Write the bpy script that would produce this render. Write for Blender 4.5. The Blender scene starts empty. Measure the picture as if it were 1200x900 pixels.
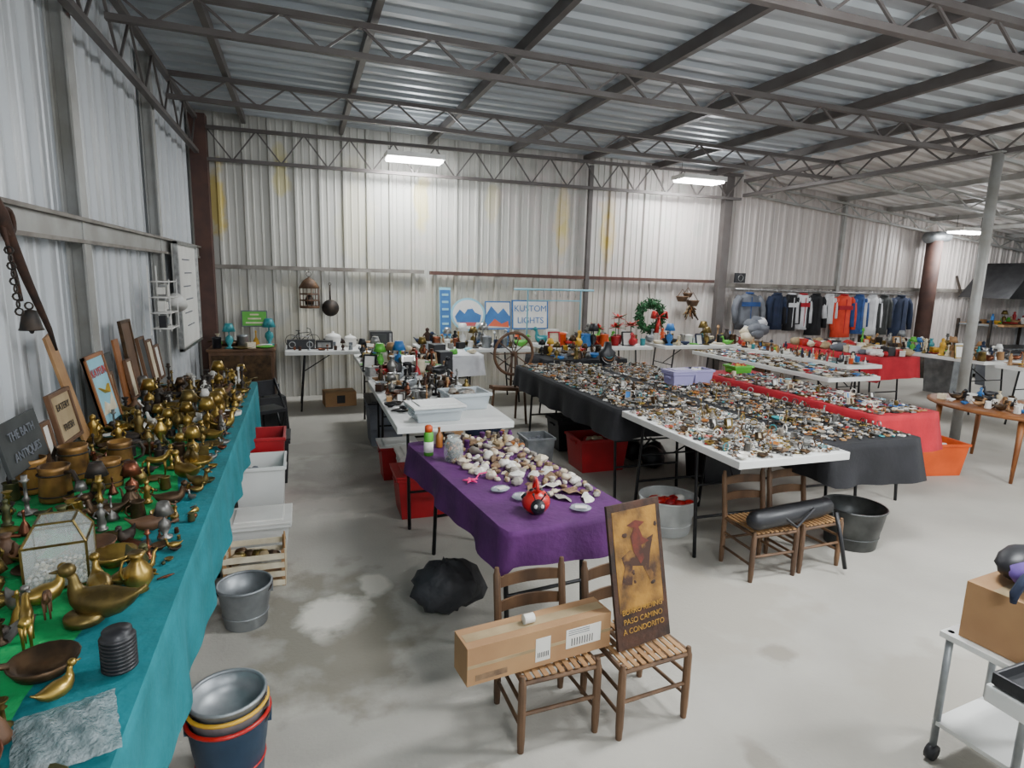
import bpy, math, random
from mathutils import Vector, Matrix, Euler
R=random.Random(11)
pi=math.pi
COL=bpy.context.scene.collection
def hx(h):
    h=h.lstrip('#');r=[int(h[i:i+2],16)/255 for i in (0,2,4)]
    return tuple((x/12.92 if x<=.04045 else ((x+.055)/1.055)**2.4) for x in r)+(1,)
def mat(name,col,rough=.6,metal=0,col2=None,scale=8,bump=0,bscale=40,emis=0,trans=0,alpha=1,lo=.35,hi=.65,stretch=(1,1,1)):
    m=bpy.data.materials.new(name);m.use_nodes=True
    nt=m.node_tree;b=nt.nodes['Principled BSDF']
    b.inputs['Base Color'].default_value=hx(col);b.inputs['Roughness'].default_value=rough;b.inputs['Metallic'].default_value=metal
    tc=nt.nodes.new('ShaderNodeTexCoord');mp=nt.nodes.new('ShaderNodeMapping');mp.inputs['Scale'].default_value=stretch
    nt.links.new(tc.outputs['Object'],mp.inputs['Vector'])
    if col2:
        n=nt.nodes.new('ShaderNodeTexNoise');n.inputs['Scale'].default_value=scale;n.inputs['Detail'].default_value=5
        nt.links.new(mp.outputs['Vector'],n.inputs['Vector'])
        cr=nt.nodes.new('ShaderNodeValToRGB');cr.color_ramp.elements[0].position=lo;cr.color_ramp.elements[1].position=hi
        cr.color_ramp.elements[0].color=hx(col);cr.color_ramp.elements[1].color=hx(col2)
        nt.links.new(n.outputs['Fac'],cr.inputs['Fac']);nt.links.new(cr.outputs['Color'],b.inputs['Base Color'])
    if bump:
        n2=nt.nodes.new('ShaderNodeTexNoise');n2.inputs['Scale'].default_value=bscale;nt.links.new(mp.outputs['Vector'],n2.inputs['Vector'])
        bp=nt.nodes.new('ShaderNodeBump');bp.inputs['Strength'].default_value=bump;bp.inputs['Distance'].default_value=.01
        nt.links.new(n2.outputs['Fac'],bp.inputs['Height']);nt.links.new(bp.outputs['Normal'],b.inputs['Normal'])
    if emis: b.inputs['Emission Color'].default_value=(1,1,1,1);b.inputs['Emission Strength'].default_value=emis
    if trans: b.inputs['Transmission Weight'].default_value=trans
    if alpha<1: b.inputs['Alpha'].default_value=alpha
    return m
class MB:
    def __init__(s): s.v=[];s.f=[];s.m=[];s.sm=[];s.mats=[];s.M=Matrix()
    def at(s,x=0,y=0,z=0,rz=0,rx=0,ry=0,sc=1):
        s.M=Matrix.Translation((x,y,z))@Matrix.Rotation(rz,4,'Z')@Matrix.Rotation(ry,4,'Y')@Matrix.Rotation(rx,4,'X')@Matrix.Scale(sc,4);return s
    def add(s,vs,fs,m,sm=False):
        b=len(s.v)
        for v in vs: s.v.append(tuple(s.M@Vector(v)))
        if m not in s.mats: s.mats.append(m)
        i=s.mats.index(m)
        for f in fs: s.f.append(tuple(b+k for k in f));s.m.append(i);s.sm.append(sm)
    def box(s,cx,cy,cz,sx,sy,sz,m,rz=0,rx=0,ry=0,tap=1):
        E=Matrix.Translation((cx,cy,cz))@Matrix.Rotation(rz,4,'Z')@Matrix.Rotation(ry,4,'Y')@Matrix.Rotation(rx,4,'X')
        vs=[]
        for k in (-1,1):
            t=1 if k<0 else tap
            for i,j in ((-1,-1),(1,-1),(1,1),(-1,1)): vs.append(E@Vector((i*sx/2*t,j*sy/2*t,k*sz/2)))
        s.add(vs,[(3,2,1,0),(4,5,6,7),(0,1,5,4),(1,2,6,5),(2,3,7,6),(3,0,4,7)],m)
    def bar(s,p0,p1,w,h,m):
        p0=Vector(p0);p1=Vector(p1);t=(p1-p0).normalized();u=Vector((0,0,1)) if abs(t.z)<.95 else Vector((0,1,0))
        a=t.cross(u).normalized();b=a.cross(t)
        vs=[p+a*i*w/2+b*j*h/2 for p in (p0,p1) for i,j in ((-1,-1),(1,-1),(1,1),(-1,1))]
        s.add(vs,[(3,2,1,0),(4,5,6,7),(0,1,5,4),(1,2,6,5),(2,3,7,6),(3,0,4,7)],m)
    def lathe(s,x,y,z,prof,m,n=12,sm=True,sy=1):
        vs=[];fs=[]
        for r,h in prof:
            for k in range(n):
                a=2*pi*k/n;vs.append((x+r*math.cos(a),y+r*sy*math.sin(a),z+h))
        L=len(prof)
        for i in range(L-1):
            for k in range(n):
                k2=(k+1)%n;fs.append((i*n+k,i*n+k2,(i+1)*n+k2,(i+1)*n+k))
        if prof[0][0]>1e-4: fs.append(tuple(reversed(range(n))))
        if prof[-1][0]>1e-4: fs.append(tuple((L-1)*n+k for k in range(n)))
        s.add(vs,fs,m,sm)
    def sweep(s,pts,rad,m,n=8,sm=True,closed=False):
        pts=[Vector(p) for p in pts];L=len(pts)
        if not isinstance(rad,(list,tuple)): rad=[rad]*L
        vs=[];fs=[];prev=None
        for i,p in enumerate(pts):
            if closed: t=pts[(i+1)%L]-pts[i-1]
            else: t=pts[min(i+1,L-1)]-pts[max(i-1,0)]
            t.normalize()
            if prev is None: a=t.orthogonal().normalized() if abs(t.z)>.99 else t.cross(Vector((0,0,1))).normalized()
            else:
                a=prev-t*prev.dot(t)
                a=a.normalized() if a.length>1e-6 else t.orthogonal().normalized()
            prev=a;b=t.cross(a);r=rad[i];rx,ry=r if isinstance(r,(list,tuple)) else (r,r)
            for k in range(n):
                q=2*pi*k/n;vs.append(p+a*rx*math.cos(q)+b*ry*math.sin(q))
        rng=L if closed else L-1
        for i in range(rng):
            j=(i+1)%L
            for k in range(n):
                k2=(k+1)%n;fs.append((i*n+k,i*n+k2,j*n+k2,j*n+k))
        if not closed: fs.append(tuple(reversed(range(n))));fs.append(tuple((L-1)*n+k for k in range(n)))
        s.add(vs,fs,m,sm)
    def ring(s,x,y,z,Rr,r,m,n=12,k=5,rx=0,rz=0,el=1):
        E=Matrix.Rotation(rz,3,'Z')@Matrix.Rotation(rx,3,'X')
        s.sweep([Vector((x,y,z))+E@Vector((Rr*math.cos(2*pi*i/n),Rr*el*math.sin(2*pi*i/n),0)) for i in range(n)],r,m,k,closed=True)
    def sph(s,x,y,z,rx,ry,rz,m,n=10,k=6,jit=0,rot=0,sm=True):
        E=Matrix.Rotation(rot,3,'Z');q=R
        vs=[];fs=[]
        vs.append(Vector((x,y,z-rz)))
        for i in range(1,k):
            ph=-pi/2+pi*i/k
            for j in range(n):
                a=2*pi*j/n;g=1+(q.uniform(-jit,jit) if jit else 0)
                vs.append(Vector((x,y,z))+E@Vector((rx*g*math.cos(ph)*math.cos(a),ry*g*math.cos(ph)*math.sin(a),rz*g*math.sin(ph))))
        vs.append(Vector((x,y,z+rz)));last=len(vs)-1
        for j in range(n):
            j2=(j+1)%n
            fs.append((0,1+j2,1+j));fs.append((last,last-n+j,last-n+j2))
            for i in range(k-2): fs.append((1+i*n+j,1+i*n+j2,1+(i+1)*n+j2,1+(i+1)*n+j))
        s.add(vs,fs,m,sm)
    def prism(s,poly,y0,y1,m):
        n=len(poly)
        vs=[(p[0],y0,p[1]) for p in poly]+[(p[0],y1,p[1]) for p in poly]
        fs=[tuple(range(n)),tuple(reversed(range(n,2*n)))]+[(i,i+n,(i+1)%n+n,(i+1)%n) for i in range(n)]
        s.add(vs,fs,m)
    def loft(s,rings,m,n=16,sm=True,wob=0,fr=5):
        vs=[];fs=[]
        for i,(x,y,z,rx,ry) in enumerate(rings):
            for k in range(n):
                a=2*pi*k/n;w=1+wob*math.sin(fr*a+i*.4)*(i/len(rings))
                vs.append((x+rx*w*math.cos(a),y+ry*w*math.sin(a),z))
        L=len(rings)
        for i in range(L-1):
            for k in range(n):
                k2=(k+1)%n;fs.append((i*n+k,i*n+k2,(i+1)*n+k2,(i+1)*n+k))
        fs.append(tuple(range(n)));fs.append(tuple((L-1)*n+k for k in range(n)))
        s.add(vs,fs,m,sm)
    def obj(s,name,bevel=0,parent=None,solid=0):
        me=bpy.data.meshes.new(name);me.from_pydata(s.v,[],s.f)
        for m in s.mats: me.materials.append(m)
        me.polygons.foreach_set('material_index',s.m);me.polygons.foreach_set('use_smooth',s.sm)
        me.validate();me.update()
        o=bpy.data.objects.new(name,me);COL.objects.link(o)
        if bevel:
            b=o.modifiers.new('b','BEVEL');b.width=bevel;b.segments=2;b.limit_method='ANGLE';b.angle_limit=.7
        if solid:
            b=o.modifiers.new('s','SOLIDIFY');b.thickness=solid
        if parent: o.parent=parent
        return o
def text(body,loc,size,m,rot,parent=None,ext=.001,name='lettering'):
    c=bpy.data.curves.new(name,'FONT');c.body=body;c.size=size;c.align_x='CENTER';c.align_y='CENTER';c.extrude=ext
    c.materials.append(m);o=bpy.data.objects.new(name,c);COL.objects.link(o);o.location=loc;o.rotation_euler=rot
    if parent: o.parent=parent
    return o
# ---------- materials
conc=mat('concrete','#b1ada3',.7,0,'#8f8b82',1.0,.25,60,lo=.3,hi=.78)
def stain(m,specs,nsc=6):
    nt=m.node_tree;b=nt.nodes['Principled BSDF'];tc=nt.nodes.new('ShaderNodeTexCoord')
    nz=nt.nodes.new('ShaderNodeTexNoise');nz.inputs['Scale'].default_value=nsc;nz.inputs['Detail'].default_value=6
    nt.links.new(tc.outputs['Object'],nz.inputs['Vector'])
    for (p,sc,rad,col,amt) in specs:
        mp=nt.nodes.new('ShaderNodeMapping');mp.vector_type='POINT'
        mp.inputs['Scale'].default_value=sc;mp.inputs['Location'].default_value=(-p[0]*sc[0],-p[1]*sc[1],-p[2]*sc[2])
        nt.links.new(tc.outputs['Object'],mp.inputs['Vector'])
        ln=nt.nodes.new('ShaderNodeVectorMath');ln.operation='LENGTH';nt.links.new(mp.outputs['Vector'],ln.inputs[0])
        ad=nt.nodes.new('ShaderNodeMath');ad.operation='MULTIPLY_ADD';ad.inputs[1].default_value=rad*2.2;nt.links.new(nz.outputs['Fac'],ad.inputs[0]);nt.links.new(ln.outputs['Value'],ad.inputs[2])
        mr=nt.nodes.new('ShaderNodeMapRange');mr.inputs['From Min'].default_value=rad*2.2;mr.inputs['From Max'].default_value=rad*1.75;mr.inputs['To Max'].default_value=amt
        nt.links.new(ad.outputs[0],mr.inputs['Value'])
        mx=nt.nodes.new('ShaderNodeMix');mx.data_type='RGBA';mx.inputs['B'].default_value=hx(col)
        nt.links.new(mr.outputs[0],mx.inputs['Factor'])
        l=b.inputs['Base Color'].links[0].from_socket;nt.links.new(l,mx.inputs['A']);nt.links.new(mx.outputs['Result'],b.inputs['Base Color'])
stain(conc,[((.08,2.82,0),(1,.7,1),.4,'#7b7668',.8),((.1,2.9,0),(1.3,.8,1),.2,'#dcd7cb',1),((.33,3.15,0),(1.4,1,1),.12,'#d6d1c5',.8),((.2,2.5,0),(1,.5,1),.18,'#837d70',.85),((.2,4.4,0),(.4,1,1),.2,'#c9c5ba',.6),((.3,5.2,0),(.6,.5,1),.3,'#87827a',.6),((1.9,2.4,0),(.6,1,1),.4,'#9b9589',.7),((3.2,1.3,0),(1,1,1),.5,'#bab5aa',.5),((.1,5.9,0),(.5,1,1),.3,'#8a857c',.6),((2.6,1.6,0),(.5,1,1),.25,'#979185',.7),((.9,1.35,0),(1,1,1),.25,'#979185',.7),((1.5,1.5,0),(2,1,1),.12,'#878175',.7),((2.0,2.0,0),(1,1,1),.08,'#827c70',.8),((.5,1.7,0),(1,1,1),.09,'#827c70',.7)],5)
def speck(m):
    nt=m.node_tree;b=nt.nodes['Principled BSDF'];tc=nt.nodes.new('ShaderNodeTexCoord')
    nz=nt.nodes.new('ShaderNodeTexNoise');nz.inputs['Scale'].default_value=30;nz.inputs['Detail'].default_value=8;nz.inputs['Roughness'].default_value=.8;nt.links.new(tc.outputs['Object'],nz.inputs['Vector'])
    mr=nt.nodes.new('ShaderNodeMapRange');mr.inputs['From Min'].default_value=.6;mr.inputs['From Max'].default_value=.75;mr.inputs['To Max'].default_value=.4;nt.links.new(nz.outputs['Fac'],mr.inputs['Value'])
    mx=nt.nodes.new('ShaderNodeMix');mx.data_type='RGBA';mx.inputs['B'].default_value=hx('#7d786c');nt.links.new(mr.outputs[0],mx.inputs['Factor'])
    l=b.inputs['Base Color'].links[0].from_socket;nt.links.new(l,mx.inputs['A']);nt.links.new(mx.outputs['Result'],b.inputs['Base Color'])
speck(conc)
wallm=mat('galvanised_wall','#c6c8c9',.42,.12,'#b8bbbd',1.4,stretch=(1,1,.5))
wallb=mat('painted_metal_wall','#c3c1b9',.5,.1,'#b1afa7',1.2,stretch=(1,1,.4))
stain(wallb,[((-.95,0,2.5),(2.2,0,.5),.25,'#cdb23a',.75),((1.6,0,2.62),(1.5,0,.5),.18,'#c7b552',.5),((3.7,0,2.45),(1.6,0,.4),.2,'#d2b838',.6),((4.45,0,2.35),(1.3,0,.4),.2,'#d0b22c',.75),((-.2,0,2.9),(1.5,0,.6),.16,'#c9ba5e',.5),((2.6,0,2.7),(1.5,0,.6),.17,'#cfc590',.5),((.7,0,2.3),(1,0,.3),.25,'#cfc8a8',.4),((3,0,.9),(.25,0,1),.9,'#c9c0a4',.4),((9.5,0,1.6),(.25,0,.4),1.6,'#c9bcb8',.6)],4)
roofm=mat('galvanised_roof','#bcc2c7',.4,.2,'#a2a9af',.9,stretch=(.4,1,1))
roofr=mat('galvanised_roof_pale','#dcd7d3',.5,.05,'#c6c1bd',1.2,stretch=(.4,1,1))
steel=mat('painted_steel','#625d5a',.5,.2,'#57504d',4)
steell=mat('grey_steel','#a3a3a0',.5,.2,'#8d8b84',4)
redox=mat('red_oxide_steel','#4a3530',.7,.1,'#5c4036',5)
girtm=mat('rusty_girt','#6d655d',.6,.3,'#8d8880',5)
def simple(n,c,r=.6,m=0,c2=None,sc=20,**k): return mat(n,c,r,m,c2,sc,**k)
teal=simple('teal_cloth','#087a84',.85,0,'#05686f',6,bump=.3)
green=simple('green_cloth','#12a055',.85,0,'#0b8546',6,bump=.3)
purple=simple('purple_cloth','#561f60',.85,0,'#471850',6,bump=.3)
blackc=simple('black_cloth','#121215',.9,0,'#1b1b1f',6,bump=.2)
redc=simple('red_cloth','#b01526',.85,0,'#9a1020',6,bump=.3)
plasticw=simple('white_plastic','#dcdcd8',.45,0,'#d0d0cc',3)
blackp=simple('black_plastic','#17171a',.45,0,'#202024',10)
garb=simple('garbage_plastic','#1f1f22',.6,0,'#2f2f33',10,bump=.8,bscale=18)
blackm=simple('black_metal','#1d1d1f',.4,.6,'#2a2a2b',10)
redp=simple('red_plastic','#a8161f',.4,0,'#92121a',5)
brass=simple('brass','#b2954c',.34,.85,'#7a6230',14)
brass2=simple('antique_brass','#85713e',.42,.8,'#56492a',18)
verd=simple('tarnished_brass','#5d5a34',.5,.6,'#3d4430',18)
bronze=simple('bronze','#5c4630',.45,.7,'#3a2e22',18)
copper=simple('copper','#8a5038',.38,.8,'#553424',14)
iron=simple('dark_iron','#2e2c2a',.6,.5,'#43382f',20)
rust=simple('rusty_iron','#4b3022',.8,.2,'#2c221d',12,bump=.4)
silver=simple('silver','#b4b4b2',.3,.8,'#8c8c8a',20)
pewter=simple('pewter','#8b8984',.4,.7,'#5f5d59',20)
galv=simple('galvanised_steel','#9a9ea0',.45,.6,'#7b7f82',9)
wood=simple('brown_wood','#6a4a30',.6,0,'#49311f',7,stretch=(1,1,.3))
chairw=simple('worn_chair_wood','#6f5238',.65,0,'#4a3524',9,stretch=(1,1,.3))
woodl=simple('light_wood','#a98256',.6,0,'#8a6540',7)
woodo=simple('orange_wood','#8f5a2f',.5,0,'#74441f',4)
cardb=simple('cardboard','#a68159',.85,0,'#987350',5)
tape=simple('paper_label','#dedbd2',.6,0,'#cfccc4',8)
white=simple('white_enamel','#e2e0da',.4,0,'#d6d3cc',6)
cream=simple('cream','#d9cfb6',.6,0,'#c2b394',14)
shellm=simple('shell_pale','#ddd3c0',.55,0,'#a58a6c',25)
shell2=simple('stone_grey','#9a948a',.7,0,'#6f665c',22)
stoneb=simple('stone_brown','#8a6d50',.7,0,'#5e4936',22)
stonew=simple('quartz','#e9e6df',.5,0,'#b9b0a2',24)
amber=simple('amber','#8b4f1c',.3,0,'#a0642a',20)
turq=simple('turquoise','#2d8a90',.4,0,'#1d6a70',20)
redm=simple('red_enamel','#c0241f',.3,0,'#a41a18',9)
pink=simple('hot_pink','#e02a78',.5)
orange=simple('orange_plastic','#d2541c',.4,0,'#bb4512',5)
greenp=simple('green_plastic','#5cb03a',.45,0,'#4a9a2e',5)
leaf=simple('evergreen','#1f5a2c',.7,0,'#123c1c',20)
blue=simple('blue_paint','#2e6fae',.5,0,'#275f98',6)
lblue=simple('pale_blue_paint','#8fc6d6',.45,0,'#7fb6c6',6)
navy=simple('navy_cloth','#1f2a44',.9,0,'#172034',8)
bluecl=simple('blue_cloth','#2c4f8a',.9,0,'#244070',8)
greycl=simple('grey_cloth','#6e7177',.9,0,'#5c5f66',8)
whitecl=simple('white_cloth','#d9d9da',.9,0,'#c6c6c9',8)
orangecl=simple('orange_cloth','#e0452a',.85,0,'#c93a22',8)
tan=simple('tan_cloth','#a99572',.9,0,'#8d7a5a',8)
yellow=simple('yellow_paint','#d6a830',.6,0,'#b78a20',10)
oldyel=simple('worn_yellow_paint','#b98c2e',.8,0,'#7d5c22',40)
glass=mat('glass','#dfe8e4',.05,0,alpha=.25)
plas=mat('clear_plastic','#c9d2d6',.25,0,alpha=.45)
plasp=mat('lilac_plastic','#a9a2cf',.3,0,alpha=.7)
bubble=mat('grey_bubblewrap','#7e8888',.2,.0,'#a9b3b4',40,.9,110,alpha=.65)
lamp=mat('lamp_glow','#ffffff',.5,emis=34)
brassmix=[brass,brass,brass,brass2,brass2,verd,bronze,copper,iron,pewter,wood]
darkmix=[iron,bronze,brass2,silver,pewter,copper,blackm,woodl,galv,rust]
jewmix=[silver,silver,silver,pewter,pewter,pewter,brass2,brass2,bronze,bronze,blackp,amber,cream,stonew,galv,bronze,shell2,iron,shell2,stoneb]
jewmix2=jewmix*3+[turq,redm,brass,brass]
miscmix=[white,blackp,redp,blue,greenp,cream,cardb,silver,woodl,navy,yellow,brass2,plasticw,orange,turq,blackp,pewter,cream]
cards=jewmix+[tape,tape,white,cream,redp,blue,lblue,stonew]
# ---------- room
XL,XR,YB,YF=-1.25,14.,8.6,-4.
m=MB();m.add([(XL-.1,YF,0),(XR,YF,0),(XR,YB+.1,0),(XL-.1,YB+.1,0),(XL-.1,YF,-.1),(XR,YF,-.1),(XR,YB+.1,-.1),(XL-.1,YB+.1,-.1)],[(0,1,2,3),(7,6,5,4),(0,4,5,1),(1,5,6,2),(2,6,7,3),(3,7,4,0)],conc);m.obj('floor')
def corr(name,O,U,V,N,ul,vl,mt,per=.3,d=.03,pr=None):
    O=Vector(O);U=Vector(U);V=Vector(V);N=Vector(N)
    pr=pr or [(0,0),(.012,.9),(.016,1),(.044,1),(.048,.9),(.06,0),(.105,0),(.112,.28),(.128,.28),(.135,0),(.2,0),(.207,.28),(.223,.28),(.23,0),(.292,0),(.293,.1),(.297,.1)]
    pts=[];k=0
    while k*per<ul:
        for a,b in pr:
            u=k*per+a/.3*per
            if u<=ul: pts.append((u,b*d))
        k+=1
    pts.append((ul,0))
    vs=[O+U*u+N*w for u,w in pts]+[O+U*u+N*w+V*vl for u,w in pts];n=len(pts)
    mm=MB();mm.add(vs,[(i,i+1,i+1+n,i+n) for i in range(n-1)],mt)
    return mm.obj(name)
corr('wall_left',(XL,YF,0),(0,1,0),(0,0,1),(1,0,0),YB-YF,3.8,wallm)
corr('wall_back',(XL,YB,0),(1,0,0),(0,0,1),(0,-1,0),XR-XL,3.8,wallb)
corr('wall_right',(XR,YF,0),(0,1,0),(0,0,1),(-1,0,0),YB-YF,3.8,wallm)
trap=[(0,0),(.04,1),(.13,1),(.17,0)]
ZC0,ZC1=3.56,3.42
sl=(ZC0-ZC1)/(6.75-XL)
def zc(x): return ZC0-(x-XL)*sl if x<=6.75 else ZC1-(x-6.75)*.1
corr('ceiling',(XL,YF,ZC0),(0,1,0),(math.cos(math.atan(sl)),0,-math.sin(math.atan(sl))),(0,0,-1),YB-YF,6.75-XL+.05,roofm,per=.23,d=.03,pr=trap)
corr('ceiling_low_bay',(6.73,YF,ZC1),(0,1,0),(math.cos(.1),0,-math.sin(.1)),(0,0,-1),YB-YF,7.35,roofr,per=.23,d=.03,pr=trap)
def joist(name,p0,p1,dep,mt,step=.3,w=.05):
    mm=MB();p0=Vector(p0);p1=Vector(p1);L=(p1-p0).length;n=int(L/step);n+=n%2
    D=Vector((0,0,dep));mm.bar(p0,p1,w,w*.8,mt);mm.bar(p0+D,p1+D,w,w*.8,mt)
    for i in range(n):
        a=p0.lerp(p1,i/n);b=p0.lerp(p1,(i+1)/n)
        if i%2==0:a=a+D
        else:b=b+D
        mm.bar(a,b,.016,.016,mt)
    return mm.obj(name)
for y in (-2.6,-.8,1.05,2.9,4.75,6.6): joist('roof_truss',(XL+.15,y,3.2),(6.66,y,3.05),.2,steel,.26)
joist('roof_truss',(XL+.25,8.36,2.95),(6.66,8.36,2.97),.36,steel,.28)
joist('eave_truss',(XL+.16,YF,3.0),(XL+.16,8.2,3.0),.38,steel,.35)
joist('girder_truss',(6.72,YF,3.03),(6.72,8.36,3.03),.22,steel,.3,.06)
for y in (1.05,2.9,4.75,6.6,8.4): joist('roof_truss',(6.8,y,3.06),(13.9,y,2.38),.18,steell,.36,.04)
m=MB()
for x in (-.6,.55,1.7,2.85,4.,5.15,6.2): m.bar((x,YF,zc(x)-.08),(x,YB-.05,zc(x)-.08),.05,.09,steel)
m.obj('trim_purlins')
m=MB()
for x in (7.8,8.9,10,11.1,12.2,13.2): m.bar((x,YF,zc(x)-.08),(x,YB-.05,zc(x)-.08),.05,.07,steell)
m.obj('trim_purlins_low_bay')
for y,w in ((-1.2,.13),(1.9,.13),(4.15,.12),(6.2,.1)):
    m=MB();m.box(-1.145,y,1.72,.012,w,3.44,steell);m.box(-1.19,y,1.72,.09,.012,3.44,steell);m.box(-1.225,y,1.72,.012,w,3.44,steell);m.obj('steel_column')
m=MB();m.bar((XL+.16,8.4,0),(XL+.16,8.4,3.45),.18,.18,redox);m.obj('steel_column')
m=MB();m.bar((6.5,8.48,0),(6.5,8.48,3.35),.15,.1,steel);m.obj('steel_column')
m=MB();m.bar((4.1,8.52,0),(4.1,8.52,3.3),.06,.06,steel);m.obj('steel_column')
m=MB();m.bar((9,8.52,0),(9,8.52,3.1),.06,.06,steell);m.obj('steel_column')
m=MB();m.sweep([(6.7,4.54,0),(6.7,4.54,3.03)],.05,steell,12);m.box(6.7,4.54,.006,.2,.2,.012,steell);m.box(6.7,4.54,3.02,.16,.16,.012,steell);m.obj('pipe_column')
m=MB();m.bar((-1.17,YF,1.86),(-1.17,8.3,1.86),.05,.11,steell);m.bar((-1.13,YF,1.92),(-1.13,8.3,1.92),.03,.02,girtm);m.bar((-1.14,YF,1.8),(-1.14,8.3,1.8),.02,.02,girtm);m.obj('trim_1')
m=MB();m.bar((-1.0,8.53,1.7),(1.62,8.53,1.7),.06,.05,girtm);m.bar((1.7,8.53,1.69),(6.4,8.53,1.67),.06,.05,redox);m.obj('trim_2')
m=MB();m.bar((6.6,8.53,1.62),(13.9,8.53,1.62),.06,.06,girtm);m.obj('trim_3')
def fixture(x,y,z,e,rz=0,lx=.62,ly=.26,pe=0):
    mm=MB();mm.at(x,y,z,rz)
    mm.box(0,0,.03,lx,ly,.06,white)
    for k in (-1.5,-.5,.5,1.5): mm.sweep([(-lx/2+.02,k*ly/4.4,-.012),(lx/2-.02,k*ly/4.4,-.012)],.018,lamp,8)
    for sx in (-lx/2+.06,lx/2-.06): mm.bar((sx,0,.06),(sx,0,zc(x)-z-.05),.006,.006,steel)
    o=mm.obj('ceiling_light')
    l=bpy.data.lights.new('bulb','AREA');l.shape='RECTANGLE';l.size=lx;l.size_y=ly;l.energy=e;l.color=(.93,.97,1)
    lo=bpy.data.objects.new('bulb',l);COL.objects.link(lo);lo.location=(x,y,z-.045);lo.parent=o
    if pe:
        l=bpy.data.lights.new('tube_spill','POINT');l.energy=pe;l.shadow_soft_size=.12;l.color=(.92,.96,1)
        lo=bpy.data.objects.new('tube_spill',l);COL.objects.link(lo);lo.location=(x,y-.1,z-.2);lo.parent=o
fixture(1.4,8.0,3.08,48,pe=32,lx=.72,ly=.34);fixture(5.5,7.85,3.1,48,pe=32,lx=.72,ly=.34);fixture(11.2,7.9,2.65,40,pe=25,lx=.72,ly=.34)
fixture(4.7,.5,2.9,170,0,1.2,.4,90);fixture(.9,-1.6,2.9,80,0,1.2,.4,75);fixture(9.6,2.6,2.6,100,0,1.2,.4,90);fixture(2.3,1.9,2.98,45,0,1.2,.4,85)  # fixtures out of view; the one behind the camera is added as fill light
# ---------- furniture helpers
def ftable(x0,x1,y0,y1,z,topm=plasticw,rz=0,name='folding_table',legm=None,ins=(.22,.22)):
    legm=legm or blackm
    cx,cy=(x0+x1)/2,(y0+y1)/2;lx,ly=x1-x0,y1-y0
    mm=MB().at(cx,cy,0,rz)
    mm.box(0,0,z-.022,lx,ly,.044,topm)
    alongy=ly>lx
    L=ly if alongy else lx;W=lx if alongy else ly
    def P(a,b,c): return (b,a,c) if alongy else (a,b,c)
    for s,iv in ((-1,ins[0]),(1,ins[1])):
        a=s*(L/2-iv)
        br=min(.35,abs(a)*.8)
        mm.sweep([P(a+s*.06,-W/2+.1,0),P(a,-W/2+.1,z-.05),P(a,W/2-.1,z-.05),P(a+s*.06,W/2-.1,0)],.013,legm,6)
        mm.sweep([P(a+s*.04,-W/2+.1,.25),P(a+s*.04,W/2-.1,.25)],.01,legm,6)
        mm.sweep([P(a+s*.02,0,.45),P(a-s*br,0,z-.05)],.008,legm,5)
        mm.sweep([P(a+s*.02,-W/2+.1,.45),P(a+s*.02,W/2-.1,.45)],.008,legm,5)
    return mm.obj(name,bevel=.006)
def cloth(x0,x1,y0,y1,z,drop,mt,parent=None,rz=0,amp=.02,name='tablecloth',seed=0,sides='NESW'):
    q=random.Random(seed);cx,cy=(x0+x1)/2,(y0+y1)/2;hx_,hy=(x1-x0)/2,(y1-y0)/2;r=.03
    per=[]
    st=.035
    def seg(ax,ay,bx,by,nx,ny,sd):
        L=math.hypot(bx-ax,by-ay);n=max(2,int(L/st))
        for i in range(n): per.append((ax+(bx-ax)*i/n,ay+(by-ay)*i/n,nx,ny,sd))
    seg(-hx_+r,-hy,hx_-r,-hy,0,-1,'S');per.append((hx_-.3*r,-hy+.3*r,.7,-.7,'SE'))
    seg(hx_,-hy+r,hx_,hy-r,1,0,'E');per.append((hx_-.3*r,hy-.3*r,.7,.7,'NE'))
    seg(hx_-r,hy,-hx_+r,hy,0,1,'N');per.append((-hx_+.3*r,hy-.3*r,-.7,.7,'NW'))
    seg(-hx_,hy-r,-hx_,-hy+r,-1,0,'W');per.append((-hx_+.3*r,-hy+.3*r,-.7,-.7,'SW'))
    n=len(per);K=6;vs=[];ph=[q.uniform(0,6) for _ in range(4)]
    for k in range(K+1):
        t=k/K
        for i,(x,y,nx,ny,sd) in enumerate(per):
            dd=drop if any(c in sides for c in sd) else .02
            s=i*st
            aa=amp if any(c in sides for c in sd) else 0
            w=aa*t*(1+math.sin(s*11+ph[0])+.6*math.sin(s*23+ph[1]))+(.006 if aa else 0)
            if len(sd)==2: w+=aa*1.2*t
            hemz=dd*(1+.07*math.sin(s*2.1+ph[2])+.03*math.sin(s*7+ph[3]))
            vs.append((x+nx*w,y+ny*w,z-hemz*t+(.004 if k==0 else 0)))
    fs=[]
    for k in range(K):
        for i in range(n):
            j=(i+1)%n;fs.append((k*n+i,(k+1)*n+i,(k+1)*n+j,k*n+j))
    fs.append(tuple(range(n)))
    mm=MB().at(cx,cy,0,rz);mm.add(vs,fs,mt,True)
    mm.sm[-1]=False
    return mm.obj(name,parent=parent)
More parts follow.
